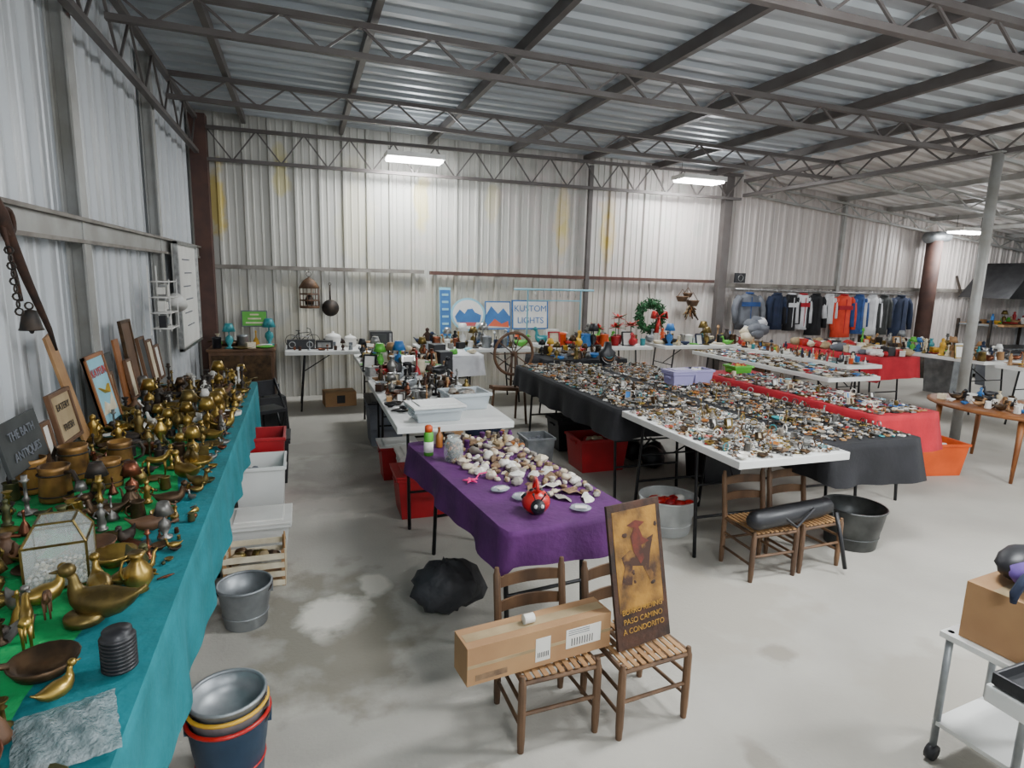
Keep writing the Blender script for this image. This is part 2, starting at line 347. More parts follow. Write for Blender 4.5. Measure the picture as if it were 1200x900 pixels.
def chair(x,y,rz,mt=None,w=.3,d=.27,hs=.29,hb=.56,name='ladderback_chair'):
    mt=mt or chairw
    mm=MB().at(x,y,0,rz)
    def post(px,py,h,r=.015,lean=0):
        mm.sweep([(px,py,0),(px,py,.05),(px,py,h*.5),(px,py+lean,h-.03),(px,py+lean,h-.02),(px,py+lean,h)],[r*.8,r,r*1.05,r,r*.75,r*.6],mt,8)
    for s in (-1,1): post(s*w/2,-d/2,hs+.012);post(s*w/2*.93,d/2,hb,lean=.035)
    for z in (.1,.19): 
        for s in (-1,1): mm.sweep([(s*w/2,-d/2,z),(s*w/2*.93,d/2,z)],.008,mt,6)
    mm.sweep([(-w/2,-d/2,.15),(w/2,-d/2,.15)],.008,mt,6);mm.sweep([(-w/2*.93,d/2,.15),(w/2*.93,d/2,.15)],.008,mt,6)
    for s in (-1,1): mm.sweep([(s*w/2,-d/2,hs-.012),(s*w/2*.93,d/2,hs-.012)],.011,mt,6)
    for s in (-1,1): mm.sweep([(-w/2,s*d/2,hs-.018),(w/2,s*d/2,hs-.018)],.01,mt,6)
    n=9
    for i in range(n):
        px=-w/2+.025+(w-.05)*i/(n-1);mm.box(px,0,hs,.02,d+.015,.006,woodl)
    for i in range(3): mm.box(0,-d/3+d/3*i,hs-.006,w-.01,.012,.006,woodl)
    for z in (hs+.1,hs+.2):
        vs=[];N=7
        for k in range(N):
            t=k/(N-1)*2-1;yy=d/2+.012+.03*(z/hb)+.02*(1-t*t);top=.03+.012*(1-t*t)
            for dy in (-.004,.004): vs+= [(t*w/2*.93,yy+dy,z-.022),(t*w/2*.93,yy+dy,z+top*.7)]
        fs=[]
        for k in range(N-1):
            a=4*k;b=a+4;fs+=[(a,b,b+1,a+1),(a+2,a+3,b+3,b+2),(a+1,b+1,b+3,a+3),(a,a+2,b+2,b)]
        mm.add(vs,fs,mt)
    return mm.obj(name,bevel=.001)
def bin_(x,y,z,w,d,h,mt,rz=0,lid=None,name='storage_bin',fill=None):
    mm=MB().at(x,y,z,rz);t=.006;tp=.86
    def ringp(s,zz): return [(-w/2*s,-d/2*s,zz),(w/2*s,-d/2*s,zz),(w/2*s,d/2*s,zz),(-w/2*s,d/2*s,zz)]
    vs=ringp(tp,0)+ringp(1,h)+ringp(.95,h)+ringp(tp*.94,t)
    fs=[(3,2,1,0)]+[(i,(i+1)%4,(i+1)%4+4,i+4) for i in range(4)]+[(i+4,(i+1)%4+4,(i+1)%4+8,i+8) for i in range(4)]+[(i+8,(i+1)%4+8,(i+1)%4+12,i+12) for i in range(4)]+[(12,13,14,15)]
    mm.add(vs,fs,mt)
    for s in (1,-1): mm.box(0,s*(d/2+.003),h-.012,w+.02,.012,.022,mt)
    for s in (1,-1): mm.box(s*(w/2+.003),0,h-.012,.012,d+.02,.022,mt);mm.box(s*(w/2),0,h-.05,.02,d*.35,.016,mt)
    if lid: mm.box(0,0,h+.008,w+.03,d+.03,.014,lid);mm.box(0,0,h+.018,w*.8,d*.8,.01,lid)
    if fill:
        for i in range(18): mm.sph(R.uniform(-w*.3,w*.3),R.uniform(-d*.3,d*.3),h*R.uniform(.6,.85),.05*min(1,w*2.5),.04*min(1,w*2.5),.03,R.choice(fill),7,5,.15)
    return mm.obj(name,bevel=.003)
def bucket(x,y,r,h,mt,name='metal_bucket',rim=None,fill=None,sy=1,handle=True,z=0):
    mm=MB().at(x,y,z);rim=rim or mt
    pr=[(r*.78,0),(r*.8,.004),(r*.88,h*.5),(r*.9,h*.52),(r,h-.01),(r*1.03,h),(r*.98,h),(r*.86,h*.5),(r*.76,.012),(0.0,.012)]
    mm.lathe(0,0,0,pr,mt,28,sy=sy)
    mm.ring(0,0,h,r*1.01,.007,rim,28,6,el=sy);mm.ring(0,0,h*.3,r*.85,.004,rim,28,5,el=sy)
    if handle:
        mm.sweep([(r*1.02*math.cos(a),-.02-.45*r*math.sin(a),h-.01-.3*r*math.sin(a)) for a in [pi*i/10 for i in range(11)]],.004,iron,5)
        for s in (-1,1): mm.box(s*r,0,h-.03,.012,.04,.035,mt)
    else:
        for s in (-1,1): mm.ring(s*(r+.012),0,h-.03,.03,.005,mt,10,5,rx=pi/2,rz=pi/2)
    if fill:
        for i in range(16): mm.sph(R.uniform(-r*.55,r*.55),R.uniform(-r*.5,r*.5),h*.85,.05,.035,.03,R.choice(fill),7,5,.2)
    return mm.obj(name)
# ---------- small item kinds
def k_vase(mm,x,y,z,s,mt):
    q=R.choice([[(.5,0),(.55,.1),(.3,.3),(.85,1.1),(.95,1.5),(.4,2.1),(.32,2.4),(.6,2.7)],[(.7,0),(.75,.1),(.25,.35),(.2,1.4),(.45,1.5),(.22,1.7),(.5,2),(.6,2.1)],[(.3,0),(.9,.5),(1.,1.),(.6,1.5),(.45,1.6),(.7,1.9)]])
    mm.lathe(x,y,z,[(r*s*.45,h*s*.6) for r,h in q]+[(0,q[-1][1]*s*.6-.01)],mt,10)
def k_bell(mm,x,y,z,s,mt):
    mm.lathe(x,y,z,[(.75*s*.5,0),(.6*s*.5,.15*s),(.4*s*.5,.5*s),(.2*s*.5,.68*s),(.06*s,.72*s),(.05*s,1.1*s),(.09*s,1.2*s),(.05*s,1.32*s),(0,1.35*s)],mt,10)
def k_bowl(mm,x,y,z,s,mt):
    mm.lathe(x,y,z,[(.35*s,0),(.3*s,.06*s),(.7*s,.3*s),(.85*s,.55*s),(.8*s,.55*s),(.6*s,.3*s),(0,.12*s)],mt,14)
def k_candle(mm,x,y,z,s,mt):
    mm.lathe(x,y,z,[(.45*s,0),(.42*s,.1*s),(.12*s,.2*s),(.1*s,.6*s),(.2*s,.75*s),(.09*s,.9*s),(.08*s,1.6*s),(.22*s,1.75*s),(.14*s,1.8*s),(.14*s,2*s),(0,2*s)],mt,10)
def k_cup(mm,x,y,z,s,mt):
    mm.lathe(x,y,z,[(.4*s,0),(.42*s,.1*s),(.34*s,.9*s),(.4*s,1*s),(.34*s,1*s),(.3*s,.2*s),(0,.15*s)],mt,12)
    a=R.uniform(0,6);c,d=math.cos(a),math.sin(a)
    mm.sweep([(x+c*r*s,y+d*r*s,z+h*s) for r,h in ((.36,.85),(.62,.8),(.7,.5),(.55,.25),(.38,.2))],.05*s,mt,6)
def k_pitcher(mm,x,y,z,s,mt):
    mm.lathe(x,y,z,[(.35*s,0),(.3*s,.1*s),(.55*s,.5*s),(.5*s,.9*s),(.24*s,1.25*s),(.22*s,1.4*s),(.32*s,1.6*s),(0,1.55*s)],mt,12)
    a=R.uniform(0,6);c,d=math.cos(a),math.sin(a)
    mm.sweep([(x+c*r*s,y+d*r*s,z+h*s) for r,h in ((.28,1.45),(.6,1.5),(.75,1.1),(.65,.8),(.5,.7))],.045*s,mt,6)
    mm.sweep([(x-c*r*s,y-d*r*s,z+h*s) for r,h in ((.4,.6),(.7,.9),(.8,1.3),(.95,1.4))],[.13*s,.09*s,.06*s,.05*s],mt,6)
def k_duck(mm,x,y,z,s,mt,a=None,n=10):
    a=R.uniform(0,6) if a is None else a;c,d=math.cos(a),math.sin(a)
    def P(u,h): return (x+c*u*s,y+d*u*s,z+h*s)
    mm.sweep([P(-1.1,.82),P(-.9,.66),P(-.7,.54),P(-.45,.45),P(-.2,.41),P(.05,.41),P(.3,.45),P(.48,.58),P(.57,.74),P(.58,.9),P(.6,1.05),P(.68,1.18)],[.04*s,(.15*s,.07*s),(.27*s,.19*s),(.37*s,.31*s),(.43*s,.38*s),(.44*s,.4*s),(.39*s,.36*s),(.28*s,.27*s),.18*s,.13*s,.11*s,.1*s],mt,n)
    mm.sph(*P(.72,1.25),.2*s,.19*s,.18*s,mt,n,6);mm.sweep([P(.85,1.24),P(1.0,1.2),P(1.12,1.18)],[(.09*s,.07*s),(.09*s,.04*s),(.05*s,.02*s)],mt,6)
def k_horse(mm,x,y,z,s,mt,a=None):
    a=R.uniform(0,6) if a is None else a;c,d=math.cos(a),math.sin(a)
    def P(u,h,w=0): return (x+(c*u-d*w)*s,y+(d*u+c*w)*s,z+h*s)
    mm.sweep([P(-.6,1.),P(-.5,1.1),P(0,1.02),P(.4,1.08),P(.62,1.3),P(.75,1.6),P(.85,1.62),P(1.1,1.42)],[.08*s,.22*s,.2*s,.23*s,.16*s,.12*s,.11*s,.06*s],mt,8)
    for u in (-.45,.42):
        for w in (-.12,.12): mm.sweep([P(u,1.,w),P(u+(.05 if u>0 else -.05),.5,w),P(u,0,w)],[.11*s,.06*s,.05*s],mt,6)
    mm.sweep([P(-.6,1.1),P(-.8,.9),P(-.82,.5)],[.04*s,.06*s,.02*s],mt,5)
def k_plate(mm,x,y,z,s,mt):
    mm.lathe(x,y,z,[(.5*s,0),(.55*s,.03*s),(.95*s,.14*s),(.92*s,.16*s),(.5*s,.06*s),(0,.06*s)],mt,16)
def k_boxl(mm,x,y,z,s,mt):
    a=R.uniform(0,3);mm.box(x,y,z+.3*s,.9*s,.6*s,.6*s,mt,a);mm.box(x,y,z+.64*s,.94*s,.64*s,.08*s,mt,a);mm.sph(x,y,z+.72*s,.06*s,.06*s,.06*s,brass,6,4)
def k_figure(mm,x,y,z,s,mt):
    mm.lathe(x,y,z,[(.35*s,0),(.35*s,.12*s),(.2*s,.14*s),(.28*s,.5*s),(.2*s,.9*s),(.3*s,1.25*s),(.12*s,1.42*s),(.17*s,1.55*s),(.17*s,1.7*s),(0,1.82*s)],mt,9)
    mm.sweep([(x-.28*s,y,z+1.22*s),(x-.42*s,y-.1*s,z+.95*s),(x-.2*s,y-.3*s,z+.9*s)],.07*s,mt,5);mm.sweep([(x+.28*s,y,z+1.22*s),(x+.45*s,y,z+1.*s),(x+.3*s,y,z+.7*s)],.07*s,mt,5)
def k_can(mm,x,y,z,s,mt):
    mm.lathe(x,y,z,[(.38*s,0),(.4*s,.03*s),(.4*s,.9*s),(.42*s,.91*s),(.42*s,1.05*s),(.2*s,1.1*s),(0,1.1*s)],mt,12)
def k_bottle(mm,x,y,z,s,mt):
    mm.lathe(x,y,z,[(.28*s,0),(.3*s,.1*s),(.3*s,1*s),(.12*s,1.3*s),(.1*s,1.6*s),(.13*s,1.62*s),(.13*s,1.75*s),(0,1.75*s)],mt,10)
def k_pan(mm,x,y,z,s,mt):
    a=R.uniform(0,6);c,d=math.cos(a),math.sin(a)
    mm.lathe(x,y,z,[(.55*s,0),(.7*s,.05*s),(.75*s,.35*s),(.7*s,.35*s),(.62*s,.1*s),(0,.1*s)],mt,14)
    mm.sweep([(x+c*.7*s,y+d*.7*s,z+.3*s),(x+c*1.2*s,y+d*1.2*s,z+.4*s),(x+c*1.6*s,y+d*1.6*s,z+.36*s)],[.08*s,.06*s,.09*s],mt,6)
def k_lamp(mm,x,y,z,s,mt):
    mm.lathe(x,y,z,[(.4*s,0),(.4*s,.08*s),(.1*s,.2*s),(.35*s,.7*s),(.3*s,1.*s),(.06*s,1.2*s),(.06*s,1.5*s),(.55*s,1.5*s),(.3*s,2.2*s),(.28*s,2.2*s),(0,2.1*s)],mt,12)
def k_frame(mm,x,y,z,s,mt):
    a=R.uniform(-.6,.6);old=mm.M.copy();mm.M=old@Matrix.Translation((x,y,z))@Matrix.Rotation(a,4,'Z')@Matrix.Rotation(-.25,4,'X')
    w,h=.9*s,1.2*s
    mm.box(0,0,h/2,w,.01,h,R.choice([cream,blue,white,tape,bronze]))
    for sg in (-1,1): mm.box(sg*w/2,-.003,h/2,.12*s,.025,h+.1*s,mt);mm.box(0,-.003,h/2+sg*h/2,w,.025,.12*s,mt)
    mm.M=old
def k_pistol(mm,x,y,z,s,mt):
    a=R.uniform(0,6);c,d=math.cos(a),math.sin(a)
    mm.sweep([(x-c*.9*s,y-d*.9*s,z+.12*s),(x-c*.3*s,y-d*.3*s,z+.18*s),(x+c*.4*s,y+d*.4*s,z+.14*s),(x+c*1.*s,y+d*1.*s,z+.12*s)],[.09*s,(.16*s,.1*s),(.2*s,.14*s),.06*s],mt,7)
    mm.ring(x,y,z+.1*s,.3*s,.05*s,mt,10,4)
def k_rock(mm,x,y,z,s,mt):
    mm.sph(x,y,z+.28*s,.6*s,R.uniform(.36,.5)*s,R.uniform(.28,.42)*s,mt,7,5,.2,R.uniform(0,3),sm=R.random()<.5)
def k_shell(mm,x,y,z,s,mt):
    a=R.uniform(0,6);c,d=math.cos(a),math.sin(a)
    mm.sweep([(x+c*u*s,y+d*u*s,z+.28*s) for u in (-.75,-.45,-.3,0,.15,.45,.7)],[.03*s,.15*s,.12*s,.32*s,.28*s,.36*s,.1*s],mt,8)
def k_fan(mm,x,y,z,s,mt):
    a0=R.uniform(0,6);n=13;vs=[(x,y,z+.12*s)]
    for i in range(n):
        a=a0-1.3+2.6*i/(n-1);h=.16+(.07 if i%2 else 0);vs.append((x+.5*s*math.cos(a),y+.5*s*math.sin(a),z+(h+.12)*s))
    for i in range(n):
        a=a0-1.3+2.6*i/(n-1);vs.append((x+.95*s*math.cos(a),y+.95*s*math.sin(a),z+.02*s))
    fs=[(0,1+i,2+i) for i in range(n-1)]+[(1+i,1+n+i,2+n+i,2+i) for i in range(n-1)]
    mm.add(vs,fs,mt,True)
def k_jewel(mm,x,y,z,s,mt):
    k=R.random()
    if k<.2: mm.ring(x,y,z+.004,R.uniform(.009,.018),.0035,mt,9,4)
    elif k<.5:
        q=R.uniform(.015,.028);n=16;p=R.uniform(0,6);e=R.uniform(.5,1)
        mm.sweep([(x+q*(1+.3*math.sin(3*a+p))*math.cos(a),y+q*e*(1+.3*math.cos(2*a+p))*math.sin(a),z+.004+.002*math.sin(5*a)) for a in [2*pi*i/n for i in range(n)]],.003,mt,4,closed=True)
        mm.sph(x,y-q,z+.006,.008,.01,.006,R.choice(jewmix2),6,4)
    elif k<.74: mm.sph(x,y,z+.006,R.uniform(.008,.016),R.uniform(.007,.014),.007,mt,7,4)
    elif k<.88: mm.box(x,y,z+.005,R.uniform(.025,.04),R.uniform(.025,.04),.009,R.choice([tape,blackp,shell2,pewter,woodl]),R.uniform(0,3));mm.sph(x,y,z+.012,.01,.009,.005,mt,6,4)
    elif k<.95: mm.ring(x,y,z+.023,.021,.0035,mt,12,4,rx=pi/2,rz=R.uniform(0,3))
    else: k_bowl(mm,x,y,z,.035,mt)
def k_card(mm,x,y,z,s,mt):
    a=R.uniform(-.3,.3);mm.box(x,y,z+.006,.045,.06,.01,mt,a);mm.sph(x,y,z+.014,.014,.014,.006,R.choice(jewmix2),6,4)
def scatter(name,x0,x1,y0,y1,z,step,kinds,mats,smin,smax,excl=(),dens=.93,rz=0,parent=None,jit=.33):
    mm=MB();cx,cy=(x0+x1)/2,(y0+y1)/2
    if rz: mm.at(cx,cy,0,rz);x0-=cx;x1-=cx;y0-=cy;y1-=cy
    nx=max(1,int((x1-x0)/step));ny=max(1,int((y1-y0)/step))
    for i in range(nx):
        for j in range(ny):
            if R.random()>dens: continue
            x=x0+(i+.5)*(x1-x0)/nx+R.uniform(-jit,jit)*step;y=y0+(j+.5)*(y1-y0)/ny+R.uniform(-jit,jit)*step
            if any((x-e[0])**2+(y-e[1])**2<e[2]**2 for e in excl): continue
            R.choice(kinds)(mm,x,y,z,R.uniform(smin,smax),R.choice(mats))
    return mm.obj(name,parent=parent)
def pile(name,x0,x1,y0,y1,z,n,kinds,mats,smin,smax,rz=0,keep=None,sep=.75,pw=1.7):
    mm=MB();cx,cy=(x0+x1)/2,(y0+y1)/2;mm.at(cx,cy,0,rz);pl=[]
    for _ in range(n*20):
        if len(pl)>=n: break
        x=R.uniform(x0-cx,x1-cx);y=R.uniform(y0-cy,y1-cy);s=smin+(smax-smin)*R.random()**pw
        if keep and not keep(x,y): continue
        if any((x-a)**2+(y-b)**2<(sep*(s+c)/2*1.1)**2 for a,b,c in pl): continue
        pl.append((x,y,s));R.choice(kinds)(mm,x,y,z,s,R.choice(mats))
    return mm.obj(name)
# ---------- left table
for a,b in ((.1,1.85),(1.88,3.62),(3.65,5.4)): ftable(-1.12,-.38,a,b,.74)
cloth(-1.125,-.37,.08,5.42,.748,.3,teal,amp=.012,seed=3,sides='ES')
m=MB();N=50
vs=[];fs=[]
for i in range(N+1):
    for j in range(9):
        y=.1+3.5*i/N;x=-1.12+(.58+.03*math.sin(y*3)+.02*math.sin(y*8))*j/8
        vs.append((x,y,.759+.004*math.sin(y*19+j)*math.sin(x*23)))
for i in range(N):
    for j in range(8): a=i*9+j;fs.append((a,a+1,a+10,a+9))
m.add(vs,fs,green,True);m.obj('table_runner')
Z=.765
ex=[(-.69,2.0,.12),(-.52,1.73,.13),(-.42,1.48,.07),(-.58,1.5,.11),(-.7,1.42,.09),(-.45,1.28,.12),(-.58,1.2,.09),(-.5,2.85,.1),(-.95,3.0,.1),(-.93,2.72,.1),(-.78,2.85,.09),(-1.03,2.85,.1),(-.8,3.1,.1),(-.9,1.75,.11),(-.52,2.3,.09),(-.5,2.55,.08)]
brk=[k_vase,k_bell,k_bowl,k_candle,k_cup,k_pitcher,k_duck,k_horse,k_plate,k_figure,k_boxl,k_duck,k_shell,k_pistol,k_lamp,k_pistol,k_fan,k_pan]
scatter('brass_figurines',-1.1,-.45,.5,3.5,Z,.073,brk,brassmix,.042,.078,ex,.96,jit=.45)
scatter('brass_candlesticks',-1.1,-.43,3.5,5.36,.754,.076,brk+[k_candle,k_vase,k_lamp],[brass2,bronze,iron,brass,pewter,wood,brass,brass,brass2,tape,iron],.05,.1,(),.98,jit=.45)
scatter('brass_trinkets',-.5,-.4,1.9,5.3,.756,.048,[k_duck,k_bowl,k_shell,k_cup,k_pistol],brassmix,.015,.034,[(-.5,2.85,.1),(-.52,2.3,.08),(-.5,2.55,.07)],.9,jit=.45)
m=MB().at(-.69,2.0,Z,.15)
w=.075;h=.13;gh=.055
for sx in (-1,1):
    for sy in (-1,1): m.bar((sx*w,sy*w,0),(sx*w,sy*w,h),.006,.006,brass2)
for z in (0.003,h):
    for s in (-1,1): m.bar((-w,s*w,z),(w,s*w,z),.006,.006,brass2);m.bar((s*w,-w,z),(s*w,w,z),.006,.006,brass2)
t=.045
for sx in (-1,1):
    for sy in (-1,1): m.bar((sx*w,sy*w,h),(sx*t,sy*t,h+gh),.005,.005,brass2)
for s in (-1,1): m.bar((-t,s*t,h+gh),(t,s*t,h+gh),.005,.005,brass2);m.bar((s*t,-t,h+gh),(s*t,t,h+gh),.005,.005,brass2)
for s in (-1,1): m.box(s*w,0,h/2,.002,2*w,h,glass);m.box(0,s*w,h/2,2*w,.002,h,glass)
m.add([(-t,-t,h+gh),(t,-t,h+gh),(t,t,h+gh),(-t,t,h+gh),(-w,-w,h),(w,-w,h),(w,w,h),(-w,w,h)],[(0,1,2,3),(4,5,1,0),(5,6,2,1),(6,7,3,2),(7,4,0,3)],glass)
for i in range(11):
    for j in range(11):
        for k in range(3): m.sph(-w+.011+i*.0128+R.uniform(-.003,.003),-w+.011+j*.0128+R.uniform(-.003,.003),.01+k*.011,.007,.007,.006,R.choice([stonew,cream,shellm,shell2,stoneb]),5,4)
m.obj('glass_terrarium')
def mug(x,y,s,a,mt,band,name='copper_mug'):
    mm=MB().at(x,y,Z,a)
    mm.lathe(0,0,0,[(.045*s,0),(.047*s,.008*s),(.042*s,.1*s),(.046*s,.115*s),(.041*s,.115*s),(.038*s,.012*s),(0,.012*s)],mt,20)
    for h in (.02,.09): mm.ring(0,0,h*s,.0455*s,.003*s,band,20,5)
    mm.sweep([(.04*s,0,.095*s),(.07*s,0,.1*s),(.085*s,0,.07*s),(.08*s,0,.04*s),(.045*s,0,.025*s)],[.006*s,.007*s,.007*s,.006*s,.005*s],band,8)
    return mm.obj(name)
mugm=simple('aged_copper','#a0763c',.45,.5,'#4a3522',9)
for (x,y,s,a) in ((-.95,3.0,1.25,2.6),(-.93,2.72,1.2,-.5),(-.78,2.85,1.,0.2),(-1.05,2.85,1.2,-2),(-.8,3.1,1.1,.4)): mug(x,y,s,a,mugm,iron)
m=MB();k_duck(m,-.52,1.73,Z,.105,brass2,2.9,16);m.sweep([(-.55,1.7,Z+.01),(-.55,1.7,Z+.03)],.045,brass2,14);m.obj('brass_duck')
m=MB();k_duck(m,-.5,2.87,Z,.085,brass,2.4,14);m.obj('brass_goose');m=MB();k_duck(m,-.43,2.74,Z,.06,brass2,-.6,14);m.obj('brass_goose')
m=MB();k_duck(m,-.52,2.3,Z,.07,wood,.2,12);m.obj('duck_decoy');m=MB();k_duck(m,-.5,2.55,Z,.065,bronze,.1,12);m.obj('duck_decoy')
m=MB().at(-.42,1.48,Z)
pr=[]
for i in range(9): pr+=[(.034,i*.009),(.037,i*.009+.003),(.037,i*.009+.006),(.034,i*.009+.009)]
m.lathe(0,0,0,pr+[(.03,.085),(.03,.095),(0,.095)],blackp,24);m.obj('black_ribbed_jar')
m=MB().at(-.57,1.5,Z)
m.lathe(0,0,0,[(.03,0),(.055,.012),(.07,.04),(.066,.04),(.05,.016),(0,.01)],bronze,18);m.sweep([(-.06,-.01,.038),(-.12,-.03,.05),(-.2,-.07,.04),(-.27,-.1,.03)],[(.012,.006),(.008,.005),(.009,.006),(.013,.008)],bronze,8);m.obj('bronze_ladle')
m=MB().at(-.46,1.27,Z,.3);vs=[];n=20
for i in range(n):
    for j in range(n):
        e=min(i,j,n-1-i,n-1-j)/5;vs.append(((i/(n-1)-.5)*.17+R.uniform(-.002,.002),(j/(n-1)-.5)*.2+R.uniform(-.002,.002),.004+.016*min(1,e)+.005*math.sin(i*1.3+j*.5)*min(1,e)+R.uniform(0,.003)))
m.add(vs,[(i*n+j,(i+1)*n+j,(i+1)*n+j+1,i*n+j+1) for i in range(n-1) for j in range(n-1)],bubble,True);m.obj('bubblewrap_bag')
m=MB().at(-.6,1.16,Z);m.lathe(0,0,0,[(.03,0),(.05,.012),(.075,.045),(.08,.06),(.074,.06),(.05,.02),(0,.015)],copper,20);m.obj('copper_bowl')
m=MB().at(-.9,1.75,Z)
for i in range(5): m.lathe(0,0,i*.018,[(.05,0),(.09,.01),(.092,.016),(.05,.012),(0,.012)],cream if i%2 else tan,20)
m.obj('stacked_plates')
def sign(name,y,z0,w,h,face,frame,lines,tm,lean=.2,x=-1.05,ts=.06,rz=0):
    mm=MB();mm.box(0,0,h/2,w,.014,h,face)
    if frame:
        for s in (-1,1): mm.box(s*(w/2-.008),-.004,h/2,.018,.022,h,frame);mm.box(0,-.004,h/2+s*(h/2-.008),w,.022,.018,frame)
    o=mm.obj(name,bevel=.002)
    o.matrix_world=Matrix.Translation((x,y,z0))@Matrix.Rotation(pi/2+rz,4,'Z')@Matrix.Rotation(-lean,4,'X')
    for i,l in enumerate(lines):
        text(l,(0,-.012,h*(.5+(len(lines)/2-i-.5)*.8/len(lines))),ts,tm,(pi/2,0,0),o)
    return o
slate=simple('slate','#3a3d3c',.7,0,'#2a2c2b',8)
sign('wooden_sign',2.82,.88,.36,.2,slate,None,['THE BATH','ANTIQUES'],greycl,.2,-1.04,.05)
sign('eatery_sign',3.28,.86,.26,.24,tan,wood,['EATERY','FRESH'],iron,.18,-1.04,.045)
m=MB();m.box(0,0,.19,.32,.014,.38,lblue)
for s in (-1,1): m.box(s*.15,-.004,.19,.02,.022,.38,woodo)
m.box(0,-.004,.37,.32,.022,.02,woodo);m.prism([(-.12,.05),(-.05,.12),(.02,.09),(.1,.15),(.12,.05)],-.01,-.0065,cream);m.sweep([(-.08,-.009,.2),(0,-.009,.16),(.08,-.009,.2)],[(.01,.002),(.03,.002),(.01,.002)],yellow,8)
o=m.obj('painted_sign',bevel=.002);o.matrix_world=Matrix.Translation((-1.02,3.86,.82))@Matrix.Rotation(pi/2,4,'Z')@Matrix.Rotation(-.2,4,'X');text('KAYFUN',(0,-.012,.28),.065,redm,(pi/2,0,0),o)
o=sign('wooden_board',3.55,.8,.1,.56,woodl,None,[],iron,.15,-1.06,.05);o.matrix_world=o.matrix_world@Matrix.Rotation(-.22,4,'Y')
sign('carved_plaque',4.7,.8,.24,.52,wood,bronze,[],iron,.12,-1.07,.05)
sign('wooden_board',4.42,.8,.1,.42,woodo,None,[],iron,.12,-1.07,.05)
sign('wooden_board',4.2,.8,.12,.36,slate,None,[],iron,.12,-1.07,.05)
for y,w_,h,fm in ((4.95,.18,.36,slate),(5.15,.16,.32,cream),(5.33,.16,.26,tape),(4.52,.14,.26,cream),(3.07,.1,.18,tape),(4.08,.12,.24,cream)): sign('picture_frame',y,.82,w_,h,fm,wood,[],iron,.15,-1.05,.04)
m=MB();m.sweep([(-1.1,2.86,1.98),(-1.08,2.92,1.85),(-1.09,3.02,1.75),(-1.08,3.1,1.6),(-1.08,3.28,1.38),(-1.08,3.34,1.28)],[.02,.03,.022,.018,.012,.006],rust,6)
m.ring(-1.08,2.98,1.83,.05,.01,rust,12,5,rx=pi/2,rz=pi/2);m.sweep([(-1.08,2.9,1.9),(-1.08,3.0,1.6),(-1.08,3.02,1.52)],.008,rust,5)
for k in range(9): m.ring(-1.07,2.93+.004*k,1.72-.03*k,.014,.004,iron,8,4,rx=pi/2,rz=pi/2*(k%2))
m.obj('iron_scale_hook')
m=MB().at(-1.06,3.03,1.4);m.lathe(0,0,0,[(.045,0),(.04,.01),(.03,.06),(.024,.08),(.006,.085),(0,.09)],iron,14);m.ring(0,0,.1,.014,.004,iron,10,4,rx=pi/2);m.sph(0,0,-.004,.01,.01,.012,iron,6,4);m.obj('iron_bell')
m=MB()
for z in (1.2,1.32,1.44,1.56):
    m.sweep([(-1.1,5.35,z),(-.96,5.35,z),(-.96,5.65,z),(-1.1,5.65,z)],.005,white,5)
    for k in range(5): m.bar((-1.1,5.4+k*.05,z),(-.96,5.4+k*.05,z),.004,.004,white)
for y in (5.35,5.65): m.bar((-1.1,y,1.15),(-1.1,y,1.68),.008,.008,white);m.bar((-.96,y,1.18),(-.96,y,1.58),.006,.006,white)
for z in (1.2,1.32,1.44):
    for k in range(3): m.box(-1.03,5.42+k*.08,z+.05,.05,.05,R.uniform(.05,.1),R.choice([silver,blackp,tape,galv]))
m.obj('wire_rack')
m=MB().at(-1.02,5.85,1.38);m.sweep([(-.1,0,.05),(0,0,.05),(.0,0,.0)],.01,white,6);m.sweep([(.02,-.04,.05),(.03,-.1,-.02)],[.05,.09],white,14);m.obj('wall_lamp')
m=MB();m.box(-1.1,7.0,1.4,.03,1.15,.98,white)
for s in (-1,1): m.box(-1.08,7.0+s*.57,1.4,.04,.04,1.02,silver);m.box(-1.08,7.0,1.4+s*.5,.04,1.18,.03,silver)
for i in range(6): m.box(-1.082,6.95+.1*(i%2),1.75-i*.13,.003,.4,.012,greycl)
m.obj('whiteboard',bevel=.003)
mb2=simple('navy_enamel','#27415a',.4,.2,'#1d3247',6)
bucket(-.27,1.98,.125,.24,mb2,rim=redm);bucket(-.27,1.98,.12,.13,galv,rim=yellow,z=.15);bucket(-.27,1.98,.115,.08,galv,z=.23)
bucket(-.3,2.95,.12,.2,galv)
m=MB().at(-.28,3.38,0)
for z in (.02,.07,.12,.17):
    for s in (-1,1): m.box(0,s*.11,z,.3,.01,.03,cream);m.box(s*.15,0,z,.01,.22,.03,cream)
for sx in (-1,1):
    for sy in (-1,1): m.box(sx*.143,sy*.103,.1,.018,.018,.2,woodl)
m.box(0,0,.01,.29,.21,.01,woodl)
for s in (-1,1): m.sweep([(s*.15,-.06,.19),(s*.15,0,.26),(s*.15,.06,.19)],.005,woodl,5)
for i in range(8): m.sph(R.uniform(-.1,.1),R.uniform(-.06,.06),.15,.04,.03,.03,R.choice([bronze,tan,brass2]),7,5,.1)
m.obj('slatted_basket')
bin_(-.28,3.78,0,.34,.28,.2,plasticw,lid=white);bin_(-.29,4.25,0,.3,.36,.42,plasticw,fill=[white,greycl]);bin_(-.3,4.68,0,.3,.34,.5,redp);bin_(-.28,5.1,0,.3,.3,.36,blackp,lid=blackp)
bin_(-.75,2.7,0,.45,.3,.3,plas,fill=darkmix)
m=MB().at(-.33,6.7,0,.3);m.box(0,0,.2,.3,.2,.36,blackp,tap=.85);m.sweep([(-.08,0,.38),(-.08,0,.5),(.08,0,.5),(.08,0,.38)],.012,blackp,6);m.box(0,-.11,.15,.22,.05,.2,blackm)
